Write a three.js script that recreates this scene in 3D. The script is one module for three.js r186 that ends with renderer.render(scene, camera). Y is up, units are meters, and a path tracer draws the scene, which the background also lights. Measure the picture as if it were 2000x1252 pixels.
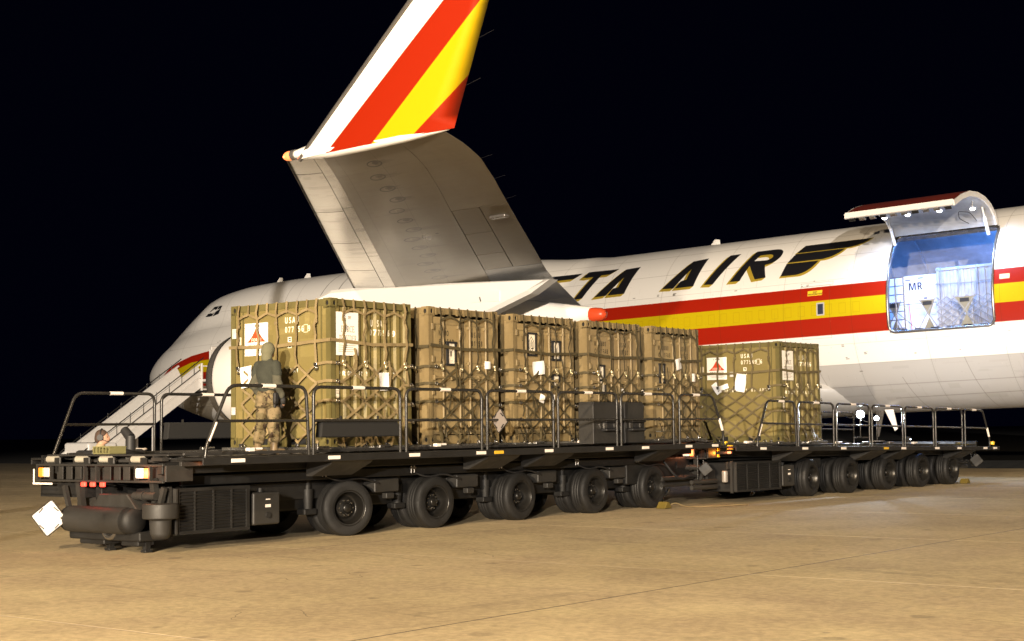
import * as THREE from 'three';
import { mergeGeometries, mergeVertices } from 'three/addons/utils/BufferGeometryUtils.js';
import { RoundedBoxGeometry } from 'three/addons/geometries/RoundedBoxGeometry.js';
import { RectAreaLightUniformsLib } from 'three/addons/lights/RectAreaLightUniformsLib.js';
RectAreaLightUniformsLib.init();

// ---------------------------------------------------------------- camera, sky, light, exposure
const scene = new THREE.Scene();
const renderer = new THREE.WebGLRenderer({ antialias: true });
renderer.toneMapping = THREE.LinearToneMapping;
renderer.toneMappingExposure = 1.0;
renderer.shadowMap.enabled = true;
const camera = new THREE.PerspectiveCamera(24.57, 1024 / 641, 0.1, 3000);
camera.rotation.order = 'YXZ';
camera.position.set(0, 1.698, 0);
camera.rotation.set(0.07513, 0, -0.01366);

{ // night sky: very dark navy air, a little paler towards the horizon
  const w = 64, h = 32, d = new Float32Array(w * h * 4);
  for (let y = 0; y < h; y++) for (let x = 0; x < w; x++) {
    const el = Math.max(0, (y / (h - 1) - 0.5) * 2), k = 1 - 0.35 * el, i = (y * w + x) * 4;
    d[i] = 0.0004 * k; d[i + 1] = 0.0005 * k; d[i + 2] = 0.0026 * k; d[i + 3] = 1;
  }
  const t = new THREE.DataTexture(d, w, h, THREE.RGBAFormat, THREE.FloatType);
  t.mapping = THREE.EquirectangularReflectionMapping; t.magFilter = THREE.LinearFilter; t.needsUpdate = true;
  scene.background = t; scene.environment = t; scene.environmentIntensity = 1;
}
const moon = new THREE.DirectionalLight(0xbfd0ff, 0.012);
moon.position.set(-60, 90, 30); moon.castShadow = true; moon.shadow.mapSize.set(2048, 2048);
Object.assign(moon.shadow.camera, { left: -90, right: 90, top: 90, bottom: -90, near: 1, far: 300 });
scene.add(moon, moon.target); moon.target.position.set(0, 0, -45);
// the floodlights that light the apron stand behind the camera (built further down)
const FLOODS = [
  { at: [-17, 26.0, 200], aim: [4, 4, -42], power: 172000, angle: 0.22, penumbra: 0.8, color: [1, 0.875, 0.74], size: 20, label: 'tall apron floodlight mast far behind the camera' },
  { at: [-10, 6.6, 14], aim: [1, 2.2, -30], power: 7600, angle: 0.6, penumbra: 1, color: [1, 0.81, 0.58], size: 12, label: 'low trailer light tower left of the camera' },
  { at: [-13, 25.0, 28], aim: [6, 0.5, -23], power: 10300, angle: 0.63, penumbra: 1, color: [1, 0.75, 0.47], size: 25, label: 'apron floodlight mast standing close behind the camera' },
];

// ---------------------------------------------------------------- helpers
const PI = Math.PI, V = (x, y, z) => new THREE.Vector3(x, y, z);
function rnd(seed) { let s = seed >>> 0; return () => { s = (s + 0x6D2B79F5) >>> 0; let t = Math.imul(s ^ (s >>> 15), 1 | s); t = (t + Math.imul(t ^ (t >>> 7), 61 | t)) ^ t; return ((t ^ (t >>> 14)) >>> 0) / 4294967296; }; }
const lerp = (a, b, t) => a + (b - a) * t, clamp = (x, a, b) => Math.min(b, Math.max(a, x));
const sstep = (a, b, x) => { const t = clamp((x - a) / (b - a), 0, 1); return t * t * (3 - 2 * t); };
function curve(tab, x) { // monotone-ish cubic through [x,y] table
  const n = tab.length; if (x <= tab[0][0]) return tab[0][1]; if (x >= tab[n - 1][0]) return tab[n - 1][1];
  let i = 0; while (x > tab[i + 1][0]) i++;
  const [x0, y0] = tab[i], [x1, y1] = tab[i + 1], h = x1 - x0, t = (x - x0) / h;
  const sl = k => { if (k <= 0) return (tab[1][1] - tab[0][1]) / (tab[1][0] - tab[0][0]); if (k >= n - 1) return (tab[n - 1][1] - tab[n - 2][1]) / (tab[n - 1][0] - tab[n - 2][0]);
    const a = (tab[k][1] - tab[k - 1][1]) / (tab[k][0] - tab[k - 1][0]), b = (tab[k + 1][1] - tab[k][1]) / (tab[k + 1][0] - tab[k][0]); return a * b <= 0 ? 0 : 2 * a * b / (a + b); };
  const m0 = sl(i) * h, m1 = sl(i + 1) * h, t2 = t * t, t3 = t2 * t;
  return (2 * t3 - 3 * t2 + 1) * y0 + (t3 - 2 * t2 + t) * m0 + (-2 * t3 + 3 * t2) * y1 + (t3 - t2) * m1;
}
// value noise, tileable
function noiseGrid(n, seed) { const r = rnd(seed), a = new Float32Array(n * n); for (let i = 0; i < a.length; i++) a[i] = r(); return (x, y) => { x = ((x % n) + n) % n; y = ((y % n) + n) % n; const i = Math.floor(x), j = Math.floor(y), fx = x - i, fy = y - j, u = fx * fx * (3 - 2 * fx), v = fy * fy * (3 - 2 * fy), I = (i + 1) % n, J = (j + 1) % n; return lerp(lerp(a[j * n + i], a[j * n + I], u), lerp(a[J * n + i], a[J * n + I], u), v); }; }
function fbmTile(size, base, oct, seed) { // returns f(px,py) 0..1 tileable over size
  const gs = []; for (let o = 0; o < oct; o++) gs.push([noiseGrid(base << o, seed + o * 17), (base << o) / size, Math.pow(0.55, o)]);
  const tot = gs.reduce((s, g) => s + g[2], 0);
  return (x, y) => { let v = 0; for (const [g, k, a] of gs) v += g(x * k, y * k) * a; return v / tot; };
}
function dataTex(n, fn, srgb = true, rep = 1) { // fn(x,y)-> [r,g,b] 0..1 or a number
  const d = new Uint8Array(n * n * 4);
  for (let y = 0; y < n; y++) for (let x = 0; x < n; x++) { const c = fn(x, y), i = (y * n + x) * 4; if (typeof c === 'number') { d[i] = d[i + 1] = d[i + 2] = clamp(c, 0, 1) * 255; } else for (let k = 0; k < 3; k++) d[i + k] = clamp(c[k], 0, 1) * 255; d[i + 3] = 255; }
  const t = new THREE.DataTexture(d, n, n); t.wrapS = t.wrapT = THREE.RepeatWrapping; t.magFilter = THREE.LinearFilter; t.minFilter = THREE.LinearMipmapLinearFilter; t.generateMipmaps = true;
  if (srgb) t.colorSpace = THREE.SRGBColorSpace; t.repeat.set(rep, rep); t.needsUpdate = true; return t;
}
function canvasTex(w, h, draw) { const c = document.createElement('canvas'); c.width = w; c.height = h; const g = c.getContext('2d'); draw(g, w, h); const t = new THREE.CanvasTexture(c); t.colorSpace = THREE.SRGBColorSpace; t.anisotropy = 8; return t; }
const lin = (r, g, b) => new THREE.Color().setRGB(r, g, b);
const srgb = (r, g, b) => `rgb(${[r, g, b].map(v => Math.round(255 * (v <= 0.0031308 ? v * 12.92 : 1.055 * Math.pow(v, 1 / 2.4) - 0.055))).join(',')})`;

// geometry helpers: everything is turned into non-indexed position/normal/uv with uv in metres
function muv(g) { // box-projected uv, metres
  if (g.index) g = g.toNonIndexed();
  if (!g.attributes.normal) g.computeVertexNormals();
  const p = g.attributes.position, n = g.attributes.normal, uv = new Float32Array(p.count * 2);
  for (let i = 0; i < p.count; i++) { const ax = Math.abs(n.getX(i)), ay = Math.abs(n.getY(i)), az = Math.abs(n.getZ(i)); let a, b; if (ay >= ax && ay >= az) { a = p.getX(i); b = p.getZ(i); } else if (ax >= az) { a = p.getZ(i); b = p.getY(i); } else { a = p.getX(i); b = p.getY(i); } uv[2 * i] = a; uv[2 * i + 1] = b; }
  g.setAttribute('uv', new THREE.BufferAttribute(uv, 2));
  for (const k of Object.keys(g.attributes)) if (!['position', 'normal', 'uv'].includes(k)) g.deleteAttribute(k);
  return g;
}
function box(w, h, d, x = 0, y = 0, z = 0, rx = 0, ry = 0, rz = 0) { const g = new THREE.BoxGeometry(w, h, d); if (rx) g.rotateX(rx); if (ry) g.rotateY(ry); if (rz) g.rotateZ(rz); return g.translate(x, y, z); }
function rb(w, h, d, x = 0, y = 0, z = 0, r = 0.015, rx = 0, ry = 0, rz = 0) { const g = new RoundedBoxGeometry(w, h, d, 1, Math.min(r, w / 2.1, h / 2.1, d / 2.1)); if (rx) g.rotateX(rx); if (ry) g.rotateY(ry); if (rz) g.rotateZ(rz); return g.translate(x, y, z); }
function cyl(r0, r1, len, axis, x, y, z, n = 20) { const g = new THREE.CylinderGeometry(r1, r0, len, n); if (axis === 'x') g.rotateZ(-PI / 2); if (axis === 'z') g.rotateX(PI / 2); return g.translate(x, y, z); }
function lathe(pts, axis, x, y, z, n = 32) { const g = new THREE.LatheGeometry(pts.map(p => new THREE.Vector2(p[0], p[1])), n); if (axis === 'x') g.rotateZ(-PI / 2); if (axis === 'z') g.rotateX(PI / 2); return g.translate(x, y, z); }
function extr(pts, depth, bevel = 0) { const s = new THREE.Shape(pts.map(p => new THREE.Vector2(p[0], p[1]))); return new THREE.ExtrudeGeometry(s, { depth, bevelEnabled: bevel > 0, bevelSize: bevel, bevelThickness: bevel, bevelSegments: 1, curveSegments: 8 }); }
// sweep a closed profile [[a,b],...] along points; N = fixed normal for ribbons (profile b along N)
function sweep(pts, prof, N, caps = true) {
  const n = pts.length, m = prof.length, pos = [], idx = []; let nn = N ? N.clone() : null;
  for (let i = 0; i < n; i++) {
    const T = pts[Math.min(i + 1, n - 1)].clone().sub(pts[Math.max(i - 1, 0)]).normalize();
    if (!N) { if (!nn) { nn = Math.abs(T.y) < 0.9 ? V(0, 1, 0) : V(1, 0, 0); } nn = nn.clone().addScaledVector(T, -nn.dot(T)).normalize(); }
    const up = N ? N.clone().addScaledVector(T, -N.dot(T)).normalize() : nn, side = T.clone().cross(up);
    for (const [a, b] of prof) pos.push(pts[i].x + side.x * a + up.x * b, pts[i].y + side.y * a + up.y * b, pts[i].z + side.z * a + up.z * b);
  }
  for (let i = 0; i < n - 1; i++) for (let j = 0; j < m; j++) { const k = (j + 1) % m, a = i * m + j, b = i * m + k, c = a + m, d = b + m; idx.push(a, b, c, b, d, c); }
  if (caps) for (let j = 1; j < m - 1; j++) { idx.push(0, j + 1, j); const o = (n - 1) * m; idx.push(o, o + j, o + j + 1); }
  const g = new THREE.BufferGeometry(); g.setAttribute('position', new THREE.Float32BufferAttribute(pos, 3)); g.setIndex(idx); return g;
}
const circ = (r, n = 10) => Array.from({ length: n }, (_, i) => [r * Math.cos(i / n * 2 * PI), r * Math.sin(i / n * 2 * PI)]);
function fillet(pts, r, k = 5) { const out = [pts[0].clone()]; for (let i = 1; i < pts.length - 1; i++) { const p = pts[i], a = pts[i - 1].clone().sub(p), b = pts[i + 1].clone().sub(p), ra = Math.min(r, a.length() * 0.49), rb_ = Math.min(r, b.length() * 0.49); const A = p.clone().addScaledVector(a.normalize(), ra), B = p.clone().addScaledVector(b.normalize(), rb_); for (let j = 0; j <= k; j++) { const t = j / k; out.push(A.clone().multiplyScalar((1 - t) * (1 - t)).addScaledVector(p, 2 * t * (1 - t)).addScaledVector(B, t * t)); } } out.push(pts[pts.length - 1].clone()); return out; }
function pipe(pts, r, fl = 0, n = 10) { const g = sweep(fl ? fillet(pts, fl) : pts, circ(r, n)); g.computeVertexNormals(); return g; }
function ribbon(pts, w, N, t = 0.005) { const g = sweep(pts, [[-w / 2, -t / 2], [w / 2, -t / 2], [w / 2, t / 2], [-w / 2, t / 2]], N).toNonIndexed(); g.computeVertexNormals(); return g; }
function loft(rings, closed = true, caps = true, uvf = null) {
  const n = rings.length, m = rings[0].length, pos = [], idx = [];
  for (const r of rings) for (const p of r) pos.push(p.x, p.y, p.z);
  for (let i = 0; i < n - 1; i++) for (let j = 0; j < (closed ? m : m - 1); j++) { const k = (j + 1) % m, a = i * m + j, b = i * m + k, c = a + m, d = b + m; idx.push(a, b, c, b, d, c); }
  let g = new THREE.BufferGeometry(); g.setAttribute('position', new THREE.Float32BufferAttribute(pos, 3)); g.setIndex(idx); g.computeVertexNormals();
  if (uvf) { const uv = []; for (let i = 0; i < pos.length; i += 3) uv.push(...uvf(pos[i], pos[i + 1], pos[i + 2])); g.setAttribute('uv', new THREE.Float32BufferAttribute(uv, 2)); }
  if (caps) { // separate cap vertices
    const cp = []; for (const [r, f] of [[rings[0], 1], [rings[n - 1], 0]]) { const c = r.reduce((s, p) => s.add(p), V(0, 0, 0)).multiplyScalar(1 / m); for (let j = 0; j < m; j++) { const a = r[j], b = r[(j + 1) % m]; const tri = f ? [c, b, a] : [c, a, b]; for (const q of tri) cp.push(q.x, q.y, q.z); } }
    const cg = new THREE.BufferGeometry(); cg.setAttribute('position', new THREE.Float32BufferAttribute(cp, 3)); cg.computeVertexNormals(); if (uvf) { const uv = []; for (let i = 0; i < cp.length; i += 3) uv.push(...uvf(cp[i], cp[i + 1], cp[i + 2])); cg.setAttribute('uv', new THREE.Float32BufferAttribute(uv, 2)); }
    g = mergeGeometries([g.toNonIndexed(), cg]);
  }
  return g;
}
const M3 = gs => { gs = [].concat(gs).map(g => muv(g)); return gs.length === 1 ? gs[0] : mergeGeometries(gs); };
function mesh(parent, name, gs, mat, keepUV = false) { const m = new THREE.Mesh(keepUV ? gs : M3(gs), mat); m.name = name; m.castShadow = m.receiveShadow = true; parent.add(m); return m; }
const used = {};
function uname(n) { used[n] = (used[n] ?? -1) + 1; return used[n] ? `${n}_${String(used[n]).padStart(3, '0')}` : n; }
function tag(o, label, category, group, kind) { o.userData = { ...o.userData }; if (kind) o.userData.kind = kind; if (label) o.userData.label = label; if (category) o.userData.category = category; if (group) o.userData.group = group; return o; }
function thing(name, label, category, group, pos = [0, 0, 0], ry = 0) { const g = new THREE.Group(); g.name = uname(name); g.position.set(...pos); g.rotation.order = 'YXZ'; g.rotation.y = ry; scene.add(g); return tag(g, label, category, group); }

// ---------------------------------------------------------------- materials
const fb1 = fbmTile(512, 4, 6, 11), fb2 = fbmTile(512, 8, 5, 77), fb3 = fbmTile(512, 32, 4, 5);
const r9 = rnd(99);
const grain = Float32Array.from({ length: 512 * 512 }, () => r9());
const grimeTex = dataTex(512, (x, y) => { const a = fb1(x, y), b = fb2(x, y); return 0.80 + 0.28 * (a - 0.5) + 0.16 * (b - 0.5) + 0.06 * (grain[y * 512 + x] - 0.5); }, true, 0.45);
const grimeRough = dataTex(512, (x, y) => 0.72 + 0.5 * (fb2(y, x) - 0.5), false, 0.7);
const scratchBump = dataTex(512, (x, y) => 0.5 + 0.7 * (fb3(x, y) - 0.5) + 0.3 * (grain[y * 512 + x] - 0.5), false, 2);
function mat(color, rough, metal = 0, extra = {}) { return new THREE.MeshStandardMaterial({ color, roughness: rough, metalness: metal, ...extra }); }
const grimy = (c, rough, metal = 0, ex = {}) => mat(c, rough, metal, { map: grimeTex, roughnessMap: grimeRough, ...ex });
const M = {
  olive: grimy(lin(0.19, 0.16, 0.055), 0.75),
  tan: grimy(lin(0.32, 0.238, 0.112), 0.75),
  dark: mat(lin(0.006, 0.006, 0.006), 0.95),
  chassis: grimy(lin(0.011, 0.0105, 0.010), 0.92, 0),
  chassisGrey: grimy(lin(0.036, 0.034, 0.031), 0.8, 0),
  deckSteel: grimy(lin(0.10, 0.095, 0.09), 0.45, 0.5),
  rail: grimy(lin(0.05, 0.048, 0.045), 0.38, 0.3),
  tyre: grimy(lin(0.011, 0.0104, 0.0098), 0.98, 0, { bumpMap: scratchBump, bumpScale: 0.002 }),
  rim: grimy(lin(0.026, 0.024, 0.021), 0.5, 0.3),
  steel: grimy(lin(0.5, 0.48, 0.45), 0.35, 0.9),
  brass: mat(lin(0.75, 0.66, 0.42), 0.3, 0.8),
  roller: grimy(lin(0.62, 0.58, 0.48), 0.5, 0.1),
  strapTan: grimy(lin(0.36, 0.27, 0.13), 0.9),
  strapOlive: grimy(lin(0.105, 0.082, 0.037), 0.9),
  reflector: mat(lin(0.82, 0.75, 0.68), 0.5),
  yellowMark: mat(lin(0.7, 0.42, 0.03), 0.5),
  paper: grimy(lin(0.85, 0.83, 0.8), 0.8),
  white: mat(lin(0.80, 0.79, 0.77), 0.4, 0, { roughnessMap: grimeRough }),
  whiteGloss: new THREE.MeshPhysicalMaterial({ color: lin(0.80, 0.79, 0.77), roughness: 0.3, clearcoat: 0.5, clearcoatRoughness: 0.15 }),
  lipMetal: grimy(lin(0.42, 0.40, 0.38), 0.35, 0.7),
  black: mat(lin(0.015, 0.015, 0.016), 0.6),
  glass: mat(lin(0.012, 0.013, 0.016), 0.35),
  pallet: grimy(lin(0.42, 0.41, 0.38), 0.4, 0.8),
  redPaint: mat(lin(0.62, 0.07, 0.02), 0.35),
  rubberMat: mat(lin(0.008, 0.008, 0.008), 0.9),
};
const glow = (r, g, b, i, base = [0.6, 0.6, 0.6]) => new THREE.MeshStandardMaterial({ color: lin(...base), emissive: lin(r, g, b), emissiveIntensity: i, roughness: 0.4 });
function lamp(parent, color, power, x, y, z, radius = 1, dist = 0) { const p = new THREE.PointLight(lin(...color), power, dist, 2); p.position.set(x, y, z); p.castShadow = true; p.shadow.radius = radius; parent.add(p); return p; }

// ---------------------------------------------------------------- ground
const eA = [0.779, -0.627], nA = [0.627, 0.779];            // joint directions (x, depth)
const gpt = (e, n, y = 0) => V(eA[0] * e + nA[0] * n, y, -(eA[1] * e + nA[1] * n));
{
  const N = 2048, f1 = fbmTile(N, 3, 6, 21), f2 = fbmTile(N, 16, 5, 31), f3 = fbmTile(N, 256, 3, 41), rr = rnd(4);
  const spots = Array.from({ length: 90 }, () => [rr() * N, rr() * N, 4 + 26 * rr() * rr(), 0.05 + 0.12 * rr()]);
  const stain = new Float32Array(N * N);
  for (const [sx, sy, sr, sa] of spots) for (let y = -sr * 1.4 | 0; y < sr * 1.4; y++) for (let x = -sr * 1.4 | 0; x < sr * 1.4; x++) { const X = (Math.round(sx + x) + N) % N, Y = (Math.round(sy + y) + N) % N, d = Math.hypot(x, y) / sr + 0.8 * (f2(X * 3, Y * 3) - 0.5); if (d < 1) stain[Y * N + X] = Math.max(stain[Y * N + X], sa * sstep(1, 0.6, d)); }
  for (let k = 0; k < 26; k++) { let x = rr() * N, y = rr() * N, a = (rr() - 0.5) * 0.5 + (rr() < 0.3 ? 1.5 : 0), L = 200 + 900 * rr(), al = 0.05 + 0.11 * rr(), wd = 3 + 16 * rr(); for (let s = 0; s < L; s += 2) { x += 2 * Math.cos(a); y += 2 * Math.sin(a); a += (rr() - 0.5) * 0.006; for (let w = -wd; w < wd; w++) { const X = ((Math.round(x - w * Math.sin(a)) % N) + N) % N, Y = ((Math.round(y + w * Math.cos(a)) % N) + N) % N; const q = al * sstep(0.38, 0.6, f2(X * 2, Y * 2)); if (q > stain[Y * N + X]) stain[Y * N + X] = q; } } }
  for (let k = 0; k < 9; k++) { let x = rr() * N, y = rr() * N, a = rr() * 6.3; for (let s = 0; s < 260 + 500 * rr(); s++) { x += Math.cos(a); y += Math.sin(a); a += (rr() - 0.5) * 0.5; const X = ((x | 0) % N + N) % N, Y = ((y | 0) % N + N) % N; stain[Y * N + X] = 0.45; } }
  const T = dataTex(N, (x, y) => { const a = f1(x, y), b = f2(x, y), c = f3(x, y); const v = (0.86 + 0.20 * (a - 0.5) + 0.14 * (b - 0.5) + 0.20 * (c - 0.5) + 0.06 * (grain[(y & 511) * 512 + (x & 511)] - 0.5)) * (1 - stain[y * N + x]); return [v, v * (0.985 + 0.03 * b), v * (0.95 + 0.07 * a)]; }, true, 1 / 15);
  const bump = dataTex(512, (x, y) => fb3(x, y) * 0.7 + 0.3 * grain[y * 512 + x], false, 0.6);
  const tones = [[0.63, 0.50, 0.295], [0.615, 0.488, 0.288], [0.645, 0.512, 0.302]].map(c => mat(lin(...c), 0.86, 0, { map: T, bumpMap: bump, bumpScale: 0.004 }));
  const dirt = mat(lin(0.03, 0.032, 0.022), 1, 0, { map: grimeTex });
  const sheet = (e0, e1, n0, n1, y) => { const a = gpt(e0, n0, y), b = gpt(e1, n0, y), c = gpt(e1, n1, y), d = gpt(e0, n1, y); const g = new THREE.BufferGeometry(); g.setAttribute('position', new THREE.Float32BufferAttribute([a, b, c, a, c, d].flatMap(p => [p.x, p.y, p.z]), 3)); g.setAttribute('normal', new THREE.Float32BufferAttribute(Array(6).fill([0, 1, 0]).flat(), 3)); g.setAttribute('uv', new THREE.Float32BufferAttribute([e0, n0, e1, n0, e1, n1, e0, n0, e1, n1, e0, n1], 2)); return g; };
  tag(mesh(scene, 'ground', sheet(-1500, 1500, -1500, 1500, -0.04), dirt, true), 'dark grassy ground beyond the edge of the concrete apron', 'ground', null, 'structure');
  const apron = tag(mesh(scene, 'apron', sheet(-300, 300, -160, 56.7, -0.014), tones[1], true), 'floodlit tan concrete aircraft apron', 'apron', null, 'structure');
  const rows = [-16.5, -10.4, -4.3, 1.9, 8.05, 15.2, 21.2, 27.3, 33.4, 39.5, 45.6, 51.7, 56.7], c0 = -8.74, cw = 7.6, r = rnd(8);
  for (let i = 0; i < rows.length - 1; i++) for (let k = -8; k < 7; k++) {
    const e0 = c0 + k * cw + 0.014, e1 = c0 + (k + 1) * cw - 0.014, n0 = rows[i] + 0.014, n1 = rows[i + 1] - 0.014, ch = 0.0012, lift = (r() - 0.5) * 0.0006;
    const P = [[e0, n0], [e1, n0], [e1, n1], [e0, n1]], In = [[e0 + ch, n0 + ch], [e1 - ch, n0 + ch], [e1 - ch, n1 - ch], [e0 + ch, n1 - ch]], pos = [], uv = [];
    const q = (a, y) => { const p = gpt(a[0], a[1], y); pos.push(p.x, p.y, p.z); uv.push(a[0], a[1]); };
    q(In[0], lift); q(In[1], lift); q(In[2], lift); q(In[0], lift); q(In[2], lift); q(In[3], lift);
    for (let j = 0; j < 4; j++) { const m = (j + 1) % 4; q(P[j], -0.0135); q(P[m], -0.0135); q(In[m], lift); q(P[j], -0.0135); q(In[m], lift); q(In[j], lift); }
    const g = new THREE.BufferGeometry(); g.setAttribute('position', new THREE.Float32BufferAttribute(pos, 3)); g.setAttribute('uv', new THREE.Float32BufferAttribute(uv, 2)); g.computeVertexNormals();
    mesh(apron, 'concrete_slab', g, tones[Math.floor(r() * 3)], true);
  }
  const paleSeal = grimy(lin(0.68, 0.56, 0.42), 0.9), darkSeal = grimy(lin(0.03, 0.026, 0.022), 0.95);
  for (const n of rows.slice(3)) mesh(apron, 'joint_sealant', sheet(c0 - 8 * cw, c0 + 7 * cw, n - 0.0125, n + 0.0125, -0.0008), paleSeal, true);
  for (let k = -7; k < 7; k++) { const e = c0 + k * cw; for (let i = 3; i < rows.length - 1; i++) mesh(apron, 'joint_sealant', sheet(e - 0.0132, e + 0.0132, rows[i] + 0.013, rows[i + 1] - 0.013, -0.0008), darkSeal, true); }
}
console.log('ground done');

// ---------------------------------------------------------------- cargo aircraft; local x aft from the nose, y up, z to port
const AYAW = 0.91313, AP = 0.022, aS = Math.sin(AYAW), aC = Math.cos(AYAW), ARY = -(PI / 2 - AYAW);
const acWorld = (u, z) => [-18.59 + u * aS - z * aC, -(77.054 - u * aC - z * aS)];
const plane = thing('cargo_aircraft', 'white four-engine cargo jet with red and yellow stripes and open side door', 'aircraft');
{ const [px, pz] = acWorld(40, 0); plane.rotation.set(0, ARY, AP); plane.position.set(px - 40 * Math.cos(AP) * aS, -40 * Math.sin(AP), pz - 40 * Math.cos(AP) * aC); }
const fus = {
  top: [[0, 5.70], [0.15, 5.98], [0.48, 6.25], [1.1, 6.75], [2.11, 7.43], [3.7, 8.37], [4.87, 9.0], [5.44, 9.30], [6.39, 9.53], [8.61, 9.74], [11.1, 9.78], [16, 9.75], [21, 9.5], [25.3, 9.21], [27.8, 8.95], [29.5, 8.9], [58, 8.9], [64, 8.6], [69, 8.0]],
  main: [[0, 5.70], [0.48, 6.2], [2.1, 7.15], [3.7, 7.8], [6, 8.35], [9, 8.75], [12, 8.9], [58, 8.9], [64, 8.6], [69, 8.0]],
  bot: [[0, 5.70], [0.15, 5.2], [0.5, 4.85], [0.9, 4.59], [2.53, 3.9], [5.26, 3.1], [8, 2.5], [11, 2.2], [13, 2.15], [50, 2.15], [55, 2.9], [60, 4.2], [69, 7.0]],
  hw: [[0, 0.02], [0.15, 0.42], [0.5, 0.82], [0.9, 1.12], [2.1, 1.75], [3.7, 2.3], [5.3, 2.7], [7.5, 3.05], [10, 3.22], [12, 3.25], [51, 3.25], [57, 2.75], [63, 1.7], [69, 0.35]],
  ru: [[0, 0.02], [2.1, 0.9], [3.7, 1.35], [5.5, 1.75], [8, 2.1], [12, 2.25], [25, 2.3], [29, 2.6], [69, 0.3]],
};
function fpt(x, th, off = 0) { // th 0 crown .. PI belly on the port side, negative to starboard
  const yt = curve(fus.main, x), yb = curve(fus.bot, x), hw = curve(fus.hw, x), yT = curve(fus.top, x), yc = (yt + yb) / 2, h = (yt - yb) / 2;
  let z = hw * Math.sin(th), y = h * Math.cos(th), r = Math.hypot(z, y);
  if (yT > yt + 0.01 && y > 0 && r > 1e-4) { const ru = Math.min(curve(fus.ru, x), hw * 0.9), cy = yT - ru - yc, dz = z / r, dy = y / r, b = dy * cy, c = cy * cy - ru * ru, D = b * b - c; if (D > 0) { const t = b + Math.sqrt(D), k = 0.25, d = t - r, e = Math.max(0, 1 - Math.abs(d) / k); const rn = Math.max(t, r) + e * e * k / 4 * (d > -k ? 1 : 0); z *= rn / r; y *= rn / r; r = rn; } }
  if (off && r > 1e-4) { z *= (r + off) / r; y *= (r + off) / r; }
  return V(x, yc + y, z);
}
const thOf = y => Math.acos(clamp((y - 5.525) / 3.375, -1, 1)), TH_TOP = thOf(8.05), TH_SILL = thOf(4.76), DX0 = 41.95, DX1 = 45.5;
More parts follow.
